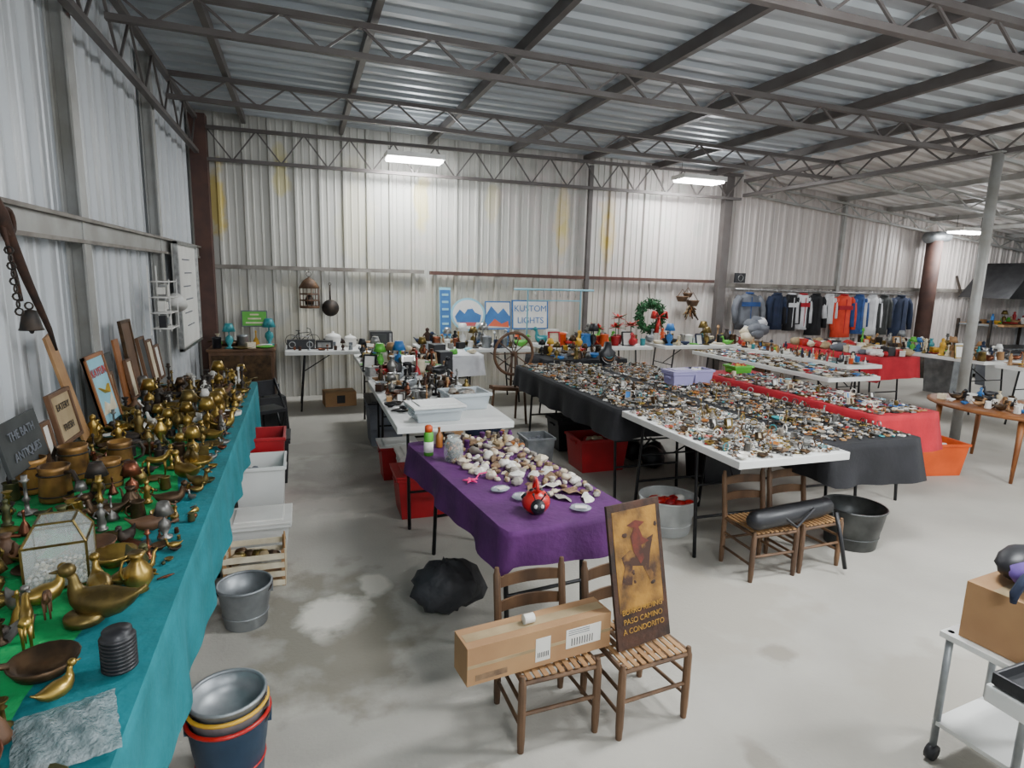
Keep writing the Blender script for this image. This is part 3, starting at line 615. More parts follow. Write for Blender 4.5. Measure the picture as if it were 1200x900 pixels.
for s in (-1,1): m.lathe(s*.12,0,0,[(.02,0),(.02,.02),(0,.02)],blackm,8)
m.obj('black_case',bevel=.012)
m=MB().at(-.33,5.85,0,.5)
for s in (-1,1): m.sweep([(s*.13,-.1,0),(s*.13,.1,.42)],.012,blackm,6);m.sweep([(s*.13,.1,0),(s*.13,-.1,.42),(s*.13,.1,.68)],.012,blackm,6)
m.box(0,0,.42,.26,.24,.03,blackp);m.box(0,.1,.6,.26,.02,.14,blackp);m.obj('folding_chair')
# ---------- centre white tables
ftable(.53,1.29,3.66,5.4,.74);ftable(.55,1.31,5.5,7.2,.74)
bin_(.8,3.84,.742,.32,.24,.09,plas,.1,lid=plasticw);bin_(1.08,4.15,.742,.3,.26,.12,plas,.1,fill=[silver,shell2,bronze])
dk=[k_pan,k_bowl,k_duck,k_candle,k_cup,k_figure,k_boxl,k_bell,k_vase,k_frame,k_can,k_plate,k_lamp,k_pistol]
scatter('metal_collectibles',.56,1.26,4.38,5.38,.742,.078,dk,darkmix,.045,.085,jit=.45)
scatter('metal_collectibles',.56,.88,4.02,4.35,.742,.07,[k_pan,k_bowl,k_duck,k_pistol],darkmix,.035,.06,jit=.45)
scatter('household_collectibles',.58,1.28,5.55,7.15,.742,.1,dk+[k_can,k_boxl,k_frame,k_lamp],darkmix+miscmix[:8]+[blackp,blackm,iron],.06,.13,jit=.45)
# purple table
pt=ftable(.67,1.27,2.24,3.6,.655,rz=.12,topm=plasticw)
cloth(.66,1.28,2.2,3.61,.662,.17,purple,rz=.12,amp=.016,seed=5,name='purple_tablecloth')
pile('seashell_collection',.68,1.26,2.24,3.56,.667,210,[k_rock,k_shell,k_fan,k_rock,k_rock],[shellm,stonew,shell2,cream,stonew,shellm,stoneb,tan,shell2,stoneb],.03,.075,rz=.12,keep=lambda x,y:(y>-.5 and (x>.02-.5*max(0,y+.35) if y<.1 else x>-.2) and (x+.0)**2+(y+.58)**2>.012 and not(x<-.08 and y>.28)),sep=.85,pw=1.3)
pile('mineral_specimens',.85,1.25,3.3,3.6,.668,26,[k_rock,k_boxl,k_vase,k_can,k_rock],[stoneb,amber,shell2,iron,tan,purple],.03,.05,sep=1)
m=MB();
for x,y,a in ((.86,2.62,.3),(1.13,2.3,-.4),(.92,2.5,1.0)): m.at(x,y,.668,a);m.sph(0,0,.012,.05,.04,.012,plas,10,5,.1);m.box(0,-.02,.022,.05,.03,.003,tape,0);m.sph(.01,0,.012,.018,.014,.01,stonew,7,5)
m.obj('specimen_bags')
m=MB().at(.65,3.28,.668);m.lathe(0,0,0,[(.027,0),(.027,.12),(.022,.135)],greenp,16);m.lathe(0,0,.02,[(.0275,0),(.0275,.06)],white,16);m.lathe(0,0,.135,[(.022,0),(.022,.03),(.01,.04),(0,.04)],orange,14);m.obj('spray_can')
m=MB().at(.76,3.14,.668);m.lathe(0,0,0,[(.04,0),(.05,.01),(.055,.05),(.05,.1),(.035,.13),(.038,.14),(.03,.14),(.03,.12),(0,.1)],glass,18)
for i in range(80): m.sph(R.uniform(-.03,.03),R.uniform(-.03,.03),R.uniform(.01,.1),.011,.011,.009,R.choice([amber,iron,stoneb,bronze]),6,4)
m.obj('stone_jar')
m=MB().at(.74,3.42,.668);k_bottle(m,0,0,0,.07,amber);k_can(m,.07,.03,0,.07,iron);k_bottle(m,-.05,.06,0,.06,plas);k_can(m,.0,.1,0,.08,white);m.obj('bottle_group')
m=MB().at(.93,2.33,.668,-.2)
m.sph(0,0,.05,.062,.06,.055,redm,18,12);m.sph(0,-.055,.045,.032,.03,.034,blackp,14,9)
for a,b in ((-.6,.4),(.6,.4),(-.35,.75),(.35,.75),(-1.1,.35),(1.1,.35),(0,1.05)):
    v=Vector((math.sin(a)*math.cos(b),-math.cos(a)*math.cos(b)*.3+.2,math.sin(b))).normalized();m.sph(v.x*.057,v.y*.055,.05+v.z*.05,.013,.013,.011,blackp,8,5)
for s in (-1,1): m.sph(s*.014,-.08,.055,.008,.006,.009,white,8,5);m.sweep([(s*.012,-.06,.075),(s*.025,-.075,.105)],.003,blackp,5);m.sph(s*.025,-.075,.107,.006,.006,.006,blackp,6,4)
m.sweep([(0,-.03,.1),(0,-.02,.14),(0,.03,.145),(0,.06,.1),(0,.06,.06)],.008,redm,8);m.obj('ladybug_watering_can')
m=MB().at(.76,2.78,.67,.3)
for k in range(5): a=k*pi*2/5;m.sweep([(0,0,.008),(.04*math.cos(a),.04*math.sin(a),.006)],[.009,.003],pink,6)
m.sweep([(.03,0,.006),(.07,.03,.02),(.11,.0,.03),(.14,-.03,.01)],.004,pink,5);m.obj('pink_starfish')
m=MB().at(.66,2.8,0,.3)
n_,k_=22,14;vs=[(0,0,0)];fs=[]
for i in range(1,k_):
    ph=-pi/2+pi*i/k_
    for j in range(n_):
        a=2*pi*j/n_;g=1+.07*math.sin(3*a+i*.7)+.06*math.sin(7*a-i*1.1)+.04*math.sin(11*a+i*2.3)+R.uniform(-.025,.025)
        up=max(0,math.sin(ph));vs.append((.19*g*math.cos(ph)*math.cos(a)*(1-.12*up)-.02*up,.15*g*math.cos(ph)*math.sin(a)*(1-.12*up),max(.004,.13+.125*g*math.sin(ph))))
vs.append((-.02,0,.255));la=len(vs)-1
for j in range(n_):
    j2=(j+1)%n_;fs+=[(0,1+j2,1+j),(la,la-n_+j,la-n_+j2)]
    for i in range(k_-2): fs.append((1+i*n_+j,1+i*n_+j2,1+(i+1)*n_+j2,1+(i+1)*n_+j))
m.add(vs,fs,garb,True);m.obj('garbage_bag')
bin_(.78,4.13,0,.4,.32,.3,redp,lid=redp);bin_(.85,4.58,0,.36,.3,.3,plasticw,lid=white);bin_(.72,4.95,0,.3,.26,.28,redp,lid=plasticw);bin_(.75,6.05,0,.34,.4,.42,greycl,lid=blackp);bin_(.8,6.6,0,.34,.4,.34,plasticw,lid=blackp);bin_(1.1,4.93,0,.26,.26,.4,cardb,fill=darkmix)
# ---------- chairs with cardboard and rusty sign
chair(.83,1.93,.05);chair(1.19,1.89,.1)
m=MB().at(.765,1.88,.304,.13);m.box(0,0,.07,.58,.12,.14,cardb)
m.box(0,-.0605,.07,.58,.001,.012,tan);m.box(.17,-.0608,.075,.15,.001,.075,tape);m.box(0,-.0608,.065,.06,.001,.09,tape);m.box(-.2,-.0608,.025,.12,.001,.022,stoneb)
for i in range(9): m.box(.12+i*.011,-.0615,.06,.004,.001,.03,blackp)
for i in range(7): m.box(-.02+i*.007,-.0615,.045,.003,.001,.02,blackp)
for i in range(3): m.box(.15,-.0615,.09+i*.008,.09,.001,.003,greycl)
m.box(0,0,.1405,.56,.045,.001,tan);m.sweep([(-.05,.0,.158),(-.01,.0,.158)],.018,tape,10);m.obj('cardboard_box',bevel=.003)
m=MB();w,h=.26,.54
m.box(0,0,h/2,w,.012,h,rust)
m.box(0,-.0065,h*.6,w*.84,.002,h*.7,simple('faded_yellow_print','#9c7028',.8,0,'#3c2718',9,bump=.3,lo=.4,hi=.66))
br=simple('print_brown','#3a2216',.8,0,'#8a6228',22,lo=.5,hi=.75)
m.prism([(-.09,.24),(-.07,.3),(-.08,.34),(-.04,.36),(.02,.35),(.05,.39),(.085,.4),(.07,.36),(.06,.33),(.05,.28),(.08,.24),(.05,.23),(.02,.29),(-.03,.3),(-.04,.23)],-.0085,-.0078,br)
m.prism([(-.02,.35),(-.03,.41),(-.01,.44),(-.045,.455),(.0,.47),(.045,.455),(.015,.44),(.03,.4),(.06,.38),(.02,.37),(.03,.32),(.01,.3)],-.009,-.0085,simple('print_red','#6b2a1c',.8,0,'#3a2016',25))
for i in range(8): m.sph(R.uniform(-.11,.11),-.0075,R.uniform(.18,.52),R.uniform(.006,.016),.0015,R.uniform(.005,.014),rust,8,4,.3)
o=m.obj('rusty_advertising_sign',bevel=.001);o.matrix_world=Matrix.Translation((1.2,1.84,.304))@Matrix.Rotation(.2,4,'Z')@Matrix.Rotation(-.22,4,'X')
for i,l in enumerate(['BURRO RIDING','PASO CAMINO','A CONDORITO']): text(l,(0,-.009,.135-i*.036),.029,oldyel,(pi/2,0,0),o,ext=.0006)
# ---------- jewellery tables
ftable(2.13,2.88,2.5,3.75,.75,ins=(.5,.14))
t=ftable(2.13,2.88,3.8,6.0,.74);cloth(2.12,2.89,3.79,6.02,.746,.22,blackc,t,seed=7,name='black_tablecloth')
scatter('costume_jewelry',2.16,2.85,2.53,3.72,.752,.033,[k_jewel],jewmix2,1,1,jit=.45)
scatter('costume_jewelry',2.16,2.85,3.8,6.0,.752,.04,[k_jewel],jewmix2,1,1,jit=.45)
scatter('trinket_dishes',2.18,2.83,2.6,6.0,.756,.14,[k_bowl,k_plate,k_duck,k_cup,k_candle,k_boxl,k_frame,k_figure],[silver,pewter,shell2,bronze,pewter,brass2],.025,.05,dens=.6,jit=.45)
t=ftable(2.93,3.64,2.68,6.0,.73,ins=(.6,.22));cloth(2.92,3.65,2.67,6.02,.738,.25,blackc,t,seed=8,name='black_tablecloth')
scatter('costume_jewelry',2.96,3.62,2.72,5.98,.744,.041,[k_jewel],jewmix2+[amber,bronze,amber],1,1,jit=.45)
scatter('trinket_dishes',2.98,3.6,2.8,4.45,.747,.14,[k_bowl,k_plate,k_duck,k_cup,k_candle,k_boxl],[silver,pewter,turq,bronze,pewter,brass2],.025,.05,dens=.6,jit=.45)
t=ftable(3.88,4.5,3.2,5.3,.74);cloth(3.87,4.51,3.19,5.31,.746,.26,redc,t,seed=9,name='red_tablecloth')
scatter('costume_jewelry',3.9,4.48,3.22,5.0,.752,.045,[k_jewel,k_jewel,k_card],cards,1,1.,jit=.4)
scatter('trinket_dishes',3.9,4.48,3.25,5.0,.755,.16,[k_bowl,k_cup,k_boxl,k_frame],[silver,cream,brass2,white,pewter],.03,.05,dens=.6,jit=.45)
t=ftable(2.6,3.6,6.3,7.0,.74);cloth(2.59,3.61,6.29,7.01,.746,.3,blackc,t,seed=10,name='black_tablecloth')
scatter('household_collectibles',2.65,3.55,6.32,6.98,.752,.11,dk,darkmix+darkmix+miscmix,.06,.1,jit=.4)
chair(2.5,2.72,.0);chair(2.85,2.74,.05)
m=MB();m.sweep([(2.32,2.6,.362),(2.36,2.6,.362),(2.6,2.62,.367),(2.85,2.66,.362),(2.95,2.68,.362),(2.98,2.68,.362)],[.03,.055,.058,.055,.05,.02],blackp,12);m.sweep([(2.5,2.58,.4),(2.6,2.54,.32),(2.75,2.58,.4)],.008,blackp,6);m.sweep([(2.92,2.58,.36),(2.93,2.53,.2),(2.95,2.5,.04)],(.012),blackp,6);m.obj('tripod_bag')
bucket(3.36,2.84,.19,.26,simple('dark_tub_steel','#5b5d5c',.45,.7,'#3f4040',8),name='washtub',handle=False)
bucket(2.3,3.36,.19,.24,simple('white_tub_enamel','#c9cbc9',.45,.3,'#aeb1b0',6),name='enamel_washtub',fill=[redm,redp,tape],handle=False)
bin_(2.46,4.75,0,.46,.34,.3,redp,fill=[redp,cream]);bin_(1.98,5.0,0,.26,.26,.26,galv,fill=[greycl]);bin_(3.3,4.2,0,.4,.3,.3,blackp,lid=blackp);bin_(2.5,5.4,0,.4,.3,.3,blackp,lid=blackp)
m=MB()
for i,(x,y) in enumerate(((2.95,4.6),(3.05,4.75),(2.9,4.85))): m.sph(x,y,.1,.12,.1,.1,blackp,9,6,.15)
m.sweep([(2.85,4.6,.18),(2.95,4.65,.26),(3.1,4.75,.18)],.012,blackp,6);m.obj('duffel_bag')
m=MB().at(1.75,5.9,0)
m.sph(0,0,.12,.2,.13,.12,navy,12,8,.1);m.sweep([(-.1,0,.2),(0,0,.32),(.1,0,.2)],.012,blackp,6);m.obj('duffel_bag')
bin_(4.25,5.14,.752,.22,.18,.08,greenp,fill=[yellow,redp]);bin_(3.2,4.65,.746,.22,.18,.12,plasp,lid=plasp);bin_(3.46,4.72,.746,.2,.18,.13,plasp,fill=[white,navy])
# ---------- right tables
ftable(5.0,5.7,4.7,7.0,.74);scatter('costume_jewelry',5.03,5.68,4.72,6.98,.742,.05,[k_jewel,k_card,k_bowl],cards,.03,.05,jit=.4)
ftable(6.0,6.55,5.4,7.4,.74);scatter('household_collectibles',6.03,6.52,5.45,7.35,.742,.09,dk+[k_can,k_boxl],miscmix+darkmix,.04,.07,jit=.4)
t=ftable(7.1,7.8,5.9,7.6,.74);cloth(7.09,7.81,5.89,7.61,.746,.3,redc,t,seed=12,name='red_tablecloth');pile('fabric_pile',7.14,7.76,5.95,7.55,.755,80,[k_rock,k_rock,k_boxl],[redp,white,navy,cream,tan,redm,greycl,whitecl,blackp],.1,.18,sep=.6)
ftable(8.3,9.1,5.4,7.6,.74);scatter('household_collectibles',8.33,9.07,5.42,7.58,.742,.12,dk+[k_rock],miscmix+darkmix,.08,.14,jit=.4)
ftable(8.2,8.9,3.6,5.2,.74);scatter('household_collectibles',8.23,8.87,3.62,5.18,.742,.12,dk+[k_rock],miscmix+darkmix,.08,.13,jit=.4)
m=MB();m.lathe(6.2,3.75,.56,[(.5,0),(.52,.01),(.52,.03),(.5,.035),(0,.035)],woodo,32,sy=1.35)
for x,y in ((5.85,3.42),(6.5,3.4),(5.85,4.15),(6.5,4.2)): m.sweep([(x,y,.56),(x-.02,y-.01,.3),(x-.05,y-.02,0)],[.028,.022,.014],woodo,8)
m.obj('wooden_table')
scatter('trinket_dishes',5.85,6.55,3.35,4.2,.597,.1,[k_bowl,k_cup,k_vase,k_duck,k_boxl],[white,cream,woodl,bronze,blue,blackp],.04,.08,jit=.4)
bin_(5.42,3.9,0,.46,.42,.3,orange,-.2,fill=[tan,greycl,white])
m=MB();m.sph(5.75,3.0,.07,.22,.16,.07,cream,12,7,.12);m.sph(5.95,2.95,.1,.15,.14,.1,tan,10,6,.12);m.obj('folded_blanket')
m=MB();m.box(6.1,3.05,.2,.26,.2,.4,blackp,tap=.9);m.sweep([(6.02,2.95,.38),(6.06,2.93,.48),(6.16,2.95,.38)],.012,blackp,6);m.obj('black_tote',bevel=.02)
# ---------- back row
ftable(-.2,1.15,7.5,8.2,.74);ftable(1.4,2.9,7.5,8.2,.74);ftable(3.1,4.7,7.5,8.2,.74);ftable(4.9,6.4,7.5,8.2,.74)
scatter('household_collectibles',1.45,2.85,7.55,8.1,.742,.12,dk+[k_can,k_boxl],miscmix+darkmix+darkmix,.09,.15,jit=.4)
scatter('household_collectibles',3.15,4.65,7.55,8.1,.742,.12,dk+[k_can,k_boxl,k_can],miscmix+[redp,white,redm],.09,.18,jit=.4,excl=[(4.2,7.7,.1),(4.5,7.8,.1),(3.95,7.75,.1),(4.35,7.9,.1)])
scatter('household_collectibles',4.95,6.35,7.55,8.1,.742,.13,dk+[k_can],miscmix+darkmix,.08,.15,jit=.4)
scatter('brass_trinkets',-.15,1.1,7.52,7.68,.742,.09,dk,darkmix,.03,.06)
def bike(x,y,z,s):
    mm=MB().at(x,y,z,.1)
    for u in (-.5,.5):
        mm.ring(u*s,0,.3*s,.28*s,.015*s,blackm,20,5,rx=pi/2)
        for a in [i*pi/4 for i in range(8)]: mm.bar((u*s,0,.3*s),(u*s+.27*s*math.cos(a),0,.3*s+.27*s*math.sin(a)),.006*s,.006*s,silver)
    for a,b in (((-.5,.3),(-.1,.3)),((-.1,.3),(-.2,.75)),((-.5,.3),(-.18,.65)),((-.18,.65),(.36,.7)),((-.1,.3),(.36,.65)),((.5,.3),(.35,.85)),((.35,.85),(.2,.9)),((-.3,.78),(-.1,.78))): mm.sweep([(a[0]*s,0,a[1]*s),(b[0]*s,0,b[1]*s)],.02*s,blackm,6)
    mm.obj('bicycle_figurine')
bike(.0,7.98,.742,.26)
def cooker(x,y,s,name='rice_cooker',mt=white):
    mm=MB().at(x,y,.742);mm.lathe(0,0,0,[(.09*s,0),(.11*s,.01*s),(.125*s,.08*s),(.12*s,.15*s),(.125*s,.155*s),(.1*s,.19*s),(.04*s,.21*s),(.02*s,.22*s),(.02*s,.24*s),(0,.245*s)],mt,22)
    mm.box(0,-.12*s,.06*s,.07*s,.03*s,.06*s,greycl)
    for k in (-1,1): mm.box(k*.13*s,0,.12*s,.03*s,.05*s,.02*s,blackp)
    mm.obj(name)
cooker(.36,7.95,.8);cooker(.57,7.98,.65)
m=MB().at(.95,7.95,.742);m.box(0,0,.1,.28,.2,.19,blackp);m.box(-.03,-.105,.1,.18,.01,.13,slate);m.box(.11,-.105,.1,.03,.012,.15,silver)
m.obj('toaster_oven',bevel=.01)
m=MB().at(-.02,7.78,.742);m.box(0,0,.055,.32,.1,.11,blackp)
for s in (-1,1): m.ring(s*.1,-.052,.055,.035,.006,silver,14,5,rx=pi/2)
m.sweep([(-.1,0,.11),(-.1,0,.15),(.1,0,.15),(.1,0,.11)],.006,silver,5);m.obj('portable_radio',bevel=.006)
m=MB().at(.78,7.8,.742,.2);m.box(0,0,.04,.16,.12,.08,cardb);m.box(0,-.061,.04,.1,.001,.05,tape);m.box(0,0,.081,.16,.03,.001,tan);m.obj('cardboard_box',bevel=.002)
m=MB().at(.25,7.76,.742,-.1);m.box(0,0,.05,.2,.1,.1,blackp);m.box(0,-.051,.05,.15,.002,.06,silver);m.obj('clock_radio',bevel=.005)
m=MB().at(.42,7.95,0,.1);m.box(0,0,.09,.38,.28,.18,cardb);m.box(0,-.141,.09,.1,.001,.1,blackp);m.box(0,0,.1805,.38,.05,.001,tan);m.obj('cardboard_box',bevel=.004)
m=MB().at(.1,8.36,1.22);r=.12
for k in range(14):
    a=2*pi*k/14;m.sweep([(r*math.cos(a),r*math.sin(a),0),(r*math.cos(a),r*math.sin(a),.24)],.006,wood,4)
for z in (.0,.08,.16,.24): m.ring(0,0,z,r,.008,wood,20,5)
m.lathe(0,0,-.02,[(r,0),(r*1.03,.02),(0,.025)],wood,20);m.lathe(0,0,.24,[(r*1.1,0),(r*.6,.09),(0,.14)],chairw,16);m.lathe(0,0,.02,[(.05,0),(.06,.06),(.03,.12),(0,.13)],iron,10);m.ring(0,0,.41,.03,.004,iron,10,4,rx=pi/2);m.bar((0,0,.43),(0,.1,.48),.006,.006,iron);m.obj('bird_cage')
m=MB().at(.36,8.44,1.2)
m.sweep([(0,0,.0),(0,-.03,0)],[.1,.11],iron,20);m.sweep([(0,0,.1),(0,0,.3)],[.012,.009],iron,6);m.ring(0,0,.31,.016,.004,iron,10,4,rx=pi/2);m.obj('frying_pan')
def bsign(name,x,z0,w,h,face,edge,lines,tm,ts,oval=False,y=8.3,deco=None):
    mm=MB()
    if oval: mm.prism([(w/2*math.cos(2*pi*i/28),h/2+h/2*math.sin(2*pi*i/28)) for i in range(28)],-.012,.0,edge);mm.prism([(w*.44*math.cos(2*pi*i/28),h/2+h*.44*math.sin(2*pi*i/28)) for i in range(28)],-.016,-.012,face)
    else: mm.box(0,0,h/2,w,.012,h,edge);mm.box(0,-.007,h/2,w*.92,.004,h*.9,face)
    if deco: deco(mm)
    o=mm.obj(name);o.matrix_world=Matrix.Translation((x,y,z0))@Matrix.Rotation(-.1,4,'X')
    for i,l in enumerate(lines): text(l,(0,-.021,h*(.5+(len(lines)/2-i-.5)*.8/len(lines))),ts,tm,(pi/2,0,0),o)
def d1(mm):
    mm.prism([(-.19,.2),(-.12,.3),(-.05,.24),(.03,.36),(.1,.26),(.19,.22),(.17,.12),(-.16,.12)],-.018,-.016,blue);mm.prism([(-.1,.07),(.1,.07),(.12,.12),(-.12,.12)],-.018,-.016,redm);mm.prism([(-.03,.3),(.03,.36),(.06,.31)],-.0195,-.018,white)
def d2(mm):
    mm.prism([(-.18,.2),(-.1,.33),(0,.22),(.08,.3),(.18,.18),(.18,.05),(-.18,.05)],-.013,-.009,blue);mm.prism([(-.15,.05),(-.05,.15),(.05,.08),(.15,.12),(.16,.03)],-.015,-.013,orange)
bsign('oval_sign',2.2,.9,.5,.46,white,lblue,[],blue,.06,True,deco=d1)
bsign('poster',2.64,.92,.38,.4,tape,blue,[],blue,.07,deco=d2)
bsign('poster',3.13,.92,.56,.42,white,blue,['KUSTOM','LIGHTS'],blue,.125)
bsign('door_sign',1.88,.8,.16,.7,blue,lblue,[],lblue,.09,deco=lambda mm:[mm.box(0,-.011,.1+.1*i,.09,.003,.03,lblue) for i in range(6)])
m=MB();m.box(0,0,.1,.3,.012,.2,greycl);m.box(0,-.008,.1,.27,.004,.17,greenp)
for i in range(3): m.box(0,-.011,.05+.05*i,.2-.05*i,.002,.018,cream)
o=m.obj('green_sign');o.matrix_world=Matrix.Translation((-.55,8.1,.98))@Matrix.Rotation(-.1,4,'X')
m=MB();m.box(-.68,7.95,.36,.7,.5,.72,wood);m.box(-.68,7.95,.74,.74,.54,.03,wood)
for k in (-1,1): m.box(-.68+k*.17,7.695,.4,.3,.012,.56,bronze);m.sph(-.68+k*.04,7.68,.42,.015,.015,.015,brass,8,5)
m.obj('wooden_cabinet',bevel=.006)
scatter('household_collectibles',-1.0,-.36,7.72,8.15,.757,.11,dk+[k_can,k_lamp],miscmix+darkmix,.08,.15)
m=MB();m.sweep([(2.95,7.95,.75),(2.95,7.95,1.5),(3.75,7.95,1.5),(3.75,7.95,.75)],.014,lblue,8);m.sweep([(2.95,7.95,1.35),(3.75,7.95,1.35)],.01,lblue,6);m.sweep([(2.75,7.95,1.5),(3.95,7.95,1.5)],.014,lblue,8)
for k in range(6): m.sweep([(3.05+k*.12,7.95,1.5),(3.05+k*.12,7.9,1.44),(3.05+k*.12,7.9,1.4)],.005,silver,5)
m.obj('display_rack')
m=MB().at(2.28,6.55,.0,.1)
m.ring(0,0,.8,.24,.018,wood,28,6,rx=pi/2)
for k in range(10): a=k*pi/5;m.sweep([(0,0,.8),(.23*math.cos(a),0,.8+.23*math.sin(a))],.007,wood,5)
m.sweep([(0,-.04,.8),(0,.04,.8)],.03,wood,10)
for s in (-1,1): m.sweep([(0,s*.05,.82),(0,s*.06,.42)],.014,wood,6)
m.box(-.06,0,.4,.42,.14,.04,wood,ry=.1)
for x,y in ((-.24,0),(.1,-.1),(.1,.1)): m.sweep([(x,y,.4),(x*1.1,y*1.5,0)],.014,wood,6)
m.obj('spinning_wheel')
t=ftable(1.55,2.0,6.85,7.35,.74);cloth(1.54,2.01,6.84,7.36,.746,.25,whitecl,t,seed=15)
scatter('fabric_pile',1.6,1.96,6.9,7.3,.752,.16,[k_rock],[greenp,cream,lblue],.08,.1)
for x,y,s in ((1.44,6.45,.95),(1.43,6.75,1)):
    m=MB().at(x,y,0,.2);m.box(0,0,.45*s,.16,.18,.9*s,blackp,tap=.92);m.ring(0,-.095,.65*s,.05,.01,silver,16,5,rx=pi/2);m.ring(0,-.1,.35*s,.055,.01,silver,16,5,rx=pi/2);m.obj('floor_speaker',bevel=.012)
m=MB().at(5.05,8.2,1.12)
for i in range(420):
    a=R.uniform(0,2*pi);b=R.uniform(0,2*pi);rr=.2+.06*math.cos(b);p=Vector((rr*math.cos(a),.06*math.sin(b),rr*math.sin(a)))
    m.sweep([p,p+Vector((R.uniform(-.05,.05),R.uniform(-.05,.03),R.uniform(-.05,.05)))],[.014,.003],leaf,4,False)
m.ring(0,0,0,.2,.045,leaf,20,6,rx=pi/2)
for s in (-1,1): m.sweep([(.1,-.1,.0),(.1+s*.1,-.12,.08),(.1+s*.12,-.12,-.02),(.1,-.1,0)],[(.01,.01),(.06,.01),(.06,.01),(.01,.01)],redm,6);m.sweep([(.1,-.1,0),(.1+s*.05,-.12,-.24)],[(.02,.005),(.045,.005)],redm,6)
m.bar((0,.02,.2),(0,.1,.5),.01,.01,iron);m.obj('christmas_wreath')
m=MB()
for x,z,s in ((5.75,1.35,.09),(5.95,1.28,.1),(5.85,1.42,.07)):
    for k in range(6): m.ring(x,8.42,z+k*s*.16,s*(.7+.07*k),.008,chairw,16,5)
    m.sweep([(x-s,8.42,z+s*.8),(x,8.42,z+s*2.1),(x+s,8.42,z+s*.8)],.006,wood,5)
for i in range(30): m.sweep([(5.9,8.4,1.3),(5.9+R.uniform(-.15,.15),8.36,1.3-R.uniform(.05,.25))],[.006,.012],R.choice([tan,bronze,amber,wood]),4)
m.obj('hanging_baskets')
m=MB()
for (x,y,z) in ((4.2,7.7,1.0),(4.5,7.8,1.02),(3.95,7.75,.98),(4.35,7.9,1.12)):
    m.lathe(x,y,.742,[(.05,0),(.07,.12),(.075,.13),(0,.13)],redp,12)
    m.sweep([(x,y,.86),(x,y,z)],.006,leaf,4)
    for k in range(20):
        a=k*2.4;e=R.uniform(-.3,.7);L=R.uniform(.08,.13);d=Vector((math.cos(a),math.sin(a),e))*L
        m.sweep([Vector((x,y,z)),Vector((x,y,z))+d*.5,Vector((x,y,z))+d],[(.005,.003),(.03,.004),(.003,.002)],redm if k%3 else leaf,5)
m.obj('poinsettia_plant')
m=MB().at(3.05,5.75,.744)
m.loft([(0,0,0,.06,.05),(0,0,.03,.05,.04),(0,0,.06,.08,.05),(0,0,.16,.1,.06),(0,0,.2,.05,.04),(0,0,.27,.035,.035)],blackp,14)
for k in range(3): m.ring(0,-.03,.15-.02*k,.05+.012*k,.004,[turq,amber,silver][k],16,4,rx=1.0)
m.obj('necklace_bust')
m=MB();m.box(6.75,7.9,.37,.5,.4,.74,woodl);m.box(6.75,7.69,.37,.44,.012,.64,wood);m.obj('wooden_cabinet',bevel=.01)
m=MB()
for i in range(10): m.sph(6.75+R.uniform(-.15,.2),7.9+R.uniform(-.1,.1),.82+R.uniform(0,.25),.13,.1,.09,R.choice([whitecl,greycl,cream]),9,6,.15)
m.obj('blanket_pile')
# clothing
m=MB();m.sweep([(6.75,8.4,1.56),(10.7,8.4,1.52)],.014,silver,8)
for x in (6.8,8.2,9.5,10.6): m.bar((x,8.4,1.56),(x,8.56,1.56),.01,.01,silver)
m.obj('hanging_rail')
def garment(x,w,h,mt,ac=None,zt=1.52,name='hanging_jacket'):
    y=8.34;mm=MB()
    mm.sweep([(x,y,zt+.0),(x,y+.02,zt+.05),(x,y+.06,zt+.06)],.004,silver,5)
    z=zt-.02
    mm.loft([(x,y,z,.05,.03),(x,y,z-.02,.1,.05),(x,y,z-.06,w*.42,.065),(x,y,z-.12,w*.46,.07),(x,y,z-h*.5,w*.43,.075),(x,y,z-h*.8,w*.46,.08),(x,y,z-h,w*.47,.085)],mt,20,wob=.06,fr=6)
    for s in (-1,1): mm.sweep([(x+s*w*.36,y,z-.07),(x+s*w*.5,y-.01,z-.15),(x+s*w*.56,y-.02,z-h*.45),(x+s*w*.54,y-.05,z-h*.82)],[.06,.06,.055,.04],mt,9)
    mm.box(x,y-.078,z-h*.5,.008,.01,h*.8,ac or mt)
    mm.ring(x,y-.01,z,.055,.016,ac or mt,12,6)
    if ac: mm.box(x,y-.068,z-h*.3,w*.7,.03,.07,ac)
    mm.obj(name)
for x,w,h,mt,ac in ((6.98,.5,.6,greycl,bluecl),(7.55,.3,.6,navy,None),(7.85,.26,.62,blackc,whitecl),(8.1,.26,.6,whitecl,redc),(8.38,.36,.7,blackc,None),(8.68,.22,.5,whitecl,None),(9.0,.44,.74,orangecl,redc),(9.36,.3,.68,bluecl,None),(9.66,.34,.7,whitecl,None),(9.95,.26,.7,slate,None),(10.35,.44,.74,navy,None)): garment(x,w,h,mt,ac)
m=MB();m.box(6.85,8.45,1.74,.2,.04,.16,blackp);m.ring(6.85,8.425,1.74,.05,.006,silver,14,4,rx=pi/2);m.obj('wall_speaker',bevel=.01)
m=MB();m.sweep([(10.95,8.3,.5),(10.95,8.3,2.5)],.13,redox,16);m.sweep([(10.75,8.3,2.55),(11.25,8.3,2.6)],.1,galv,14);m.lathe(10.95,8.3,0,[(.2,0),(.2,.48),(.14,.5),(0,.5)],iron,16);m.obj('flue_pipe')
m=MB();m.box(13.0,8.1,1.0,1.6,.8,.04,woodl)
for z in (.1,.55,1.0): m.box(12.9,8.1,z,1.8,.6,.03,galv)
for x in (12.,13.8):
    for y in (7.8,8.4): m.bar((x,y,0),(x,y,1.1),.04,.04,iron)
m.obj('storage_shelf')
m=MB();m.prism([(11.9,1.5),(13.9,1.5),(13.9,2.15),(12.5,2.15)],7.5,8.4,blackm);m.bar((12.0,8.4,1.5),(12.0,8.56,1.9),.03,.03,iron);m.obj('metal_hood')
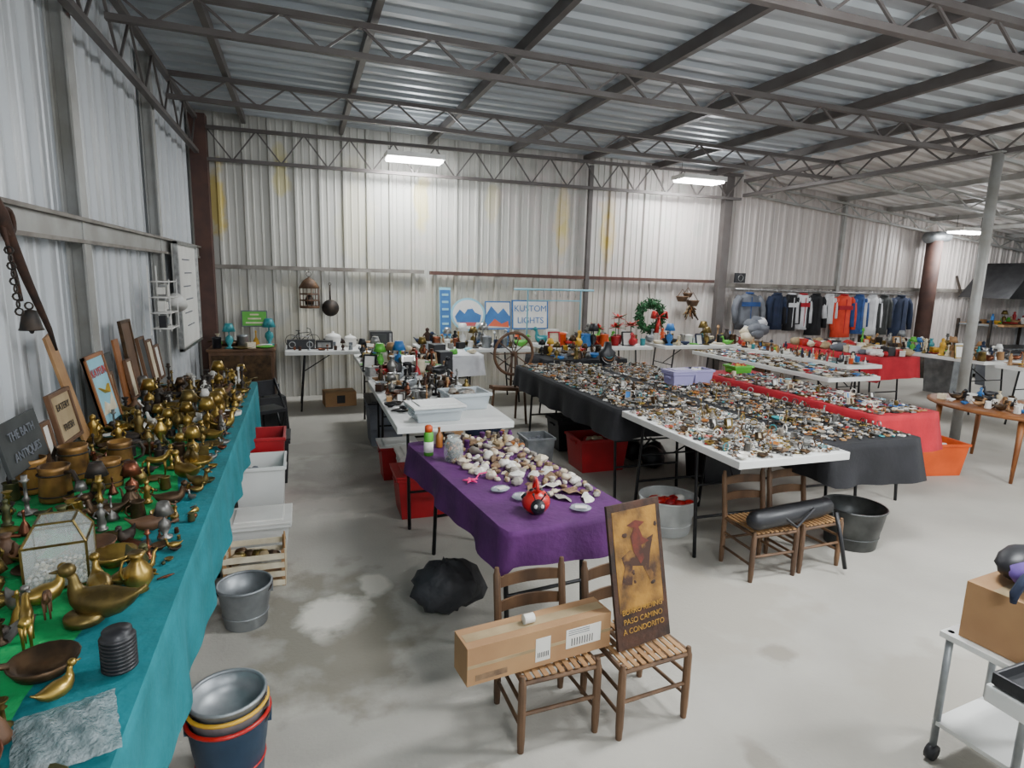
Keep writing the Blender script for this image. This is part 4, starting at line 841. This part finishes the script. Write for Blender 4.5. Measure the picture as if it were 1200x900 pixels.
scatter('household_collectibles',12.1,13.7,7.85,8.3,1.025,.17,dk,miscmix,.08,.13)
bin_(11.5,7.2,0,.6,.5,.6,greycl,lid=blackp);bin_(12.2,6.9,0,.6,.5,.5,cream,lid=greycl)
bin_(9.8,6.9,0,.5,.5,.7,galv,lid=blackp);bin_(10.5,6.4,0,.5,.5,.5,plasticw,lid=blackp)
# ---------- right foreground
ftable(1.52,2.28,-.7,.87,.74)
m=MB().at(1.62,.77,.742,.05)
m.box(0,0,.006,.18,.18,.01,blackp)
for s in (-1,1): m.box(s*.09,0,.02,.008,.19,.03,blackp);m.box(0,s*.092,.02,.18,.008,.03,blackp)
m.obj('serving_tray',bevel=.002)
lil=simple('lilac_cloth','#6a4f9a',.85,0,'#513a80',9)
pinkc=simple('mauve_cloth','#a0718f',.85,0,'#86597a',9)
CX,CY=2.25,1.22
m=MB().at(CX,CY,0,.1)
for sx in (-1,1):
    for sy in (-1,1): m.sweep([(sx*.15,sy*.12,.04),(sx*.15,sy*.12,.5)],.012,galv,6);m.sweep([(sx*.15,sy*.12-.012,.03),(sx*.15,sy*.12+.012,.03)],.03,blackp,12)
m.box(0,0,.49,.36,.28,.02,plasticw);m.box(0,0,.15,.32,.26,.015,plasticw)
m.obj('rolling_cart')
m=MB().at(CX,CY,.502,.12);m.box(0,0,.1,.3,.2,.2,cardb);m.box(0,-.101,.12,.3,.001,.03,tan);m.box(.05,-.101,.06,.08,.001,.05,tape);m.box(0,0,.2005,.3,.05,.001,tan);m.obj('cardboard_box',bevel=.003)
m=MB().at(CX,CY,.704,.1);m.sph(.04,.02,.06,.13,.08,.06,blackp,16,10,.05);m.sph(-.01,-.03,.055,.11,.07,.05,lil,14,8,.07);m.sph(.1,-.05,.08,.07,.05,.06,pinkc,12,8,.07);m.sweep([(-.08,-.04,.08),(-.14,-.05,.07),(-.18,-.05,.03),(-.18,-.05,.0)],[.012,.014,.014,.009],navy,6);m.sweep([(-.04,-.02,.09),(0,-.04,.16),(.06,0,.09)],.01,lil,6);m.obj('handbag')
w=bpy.data.worlds.new('w');bpy.context.scene.world=w;w.use_nodes=True
w.node_tree.nodes['Background'].inputs[0].default_value=(.86,.93,1,1);w.node_tree.nodes['Background'].inputs[1].default_value=1.6
f=715.;TH=math.radians(10);PS=math.radians(19.1);RO=0.026
cd=bpy.data.cameras.new('camera');c=bpy.data.objects.new('camera',cd);COL.objects.link(c)
cd.lens=f/1200*36;cd.clip_start=.02
c.matrix_world=Matrix.Translation((0,0,1.67))@Matrix.Rotation(-PS,4,'Z')@Matrix.Rotation(pi/2-TH,4,'X')@Matrix.Rotation(RO,4,'Z')
bpy.context.scene.camera=c
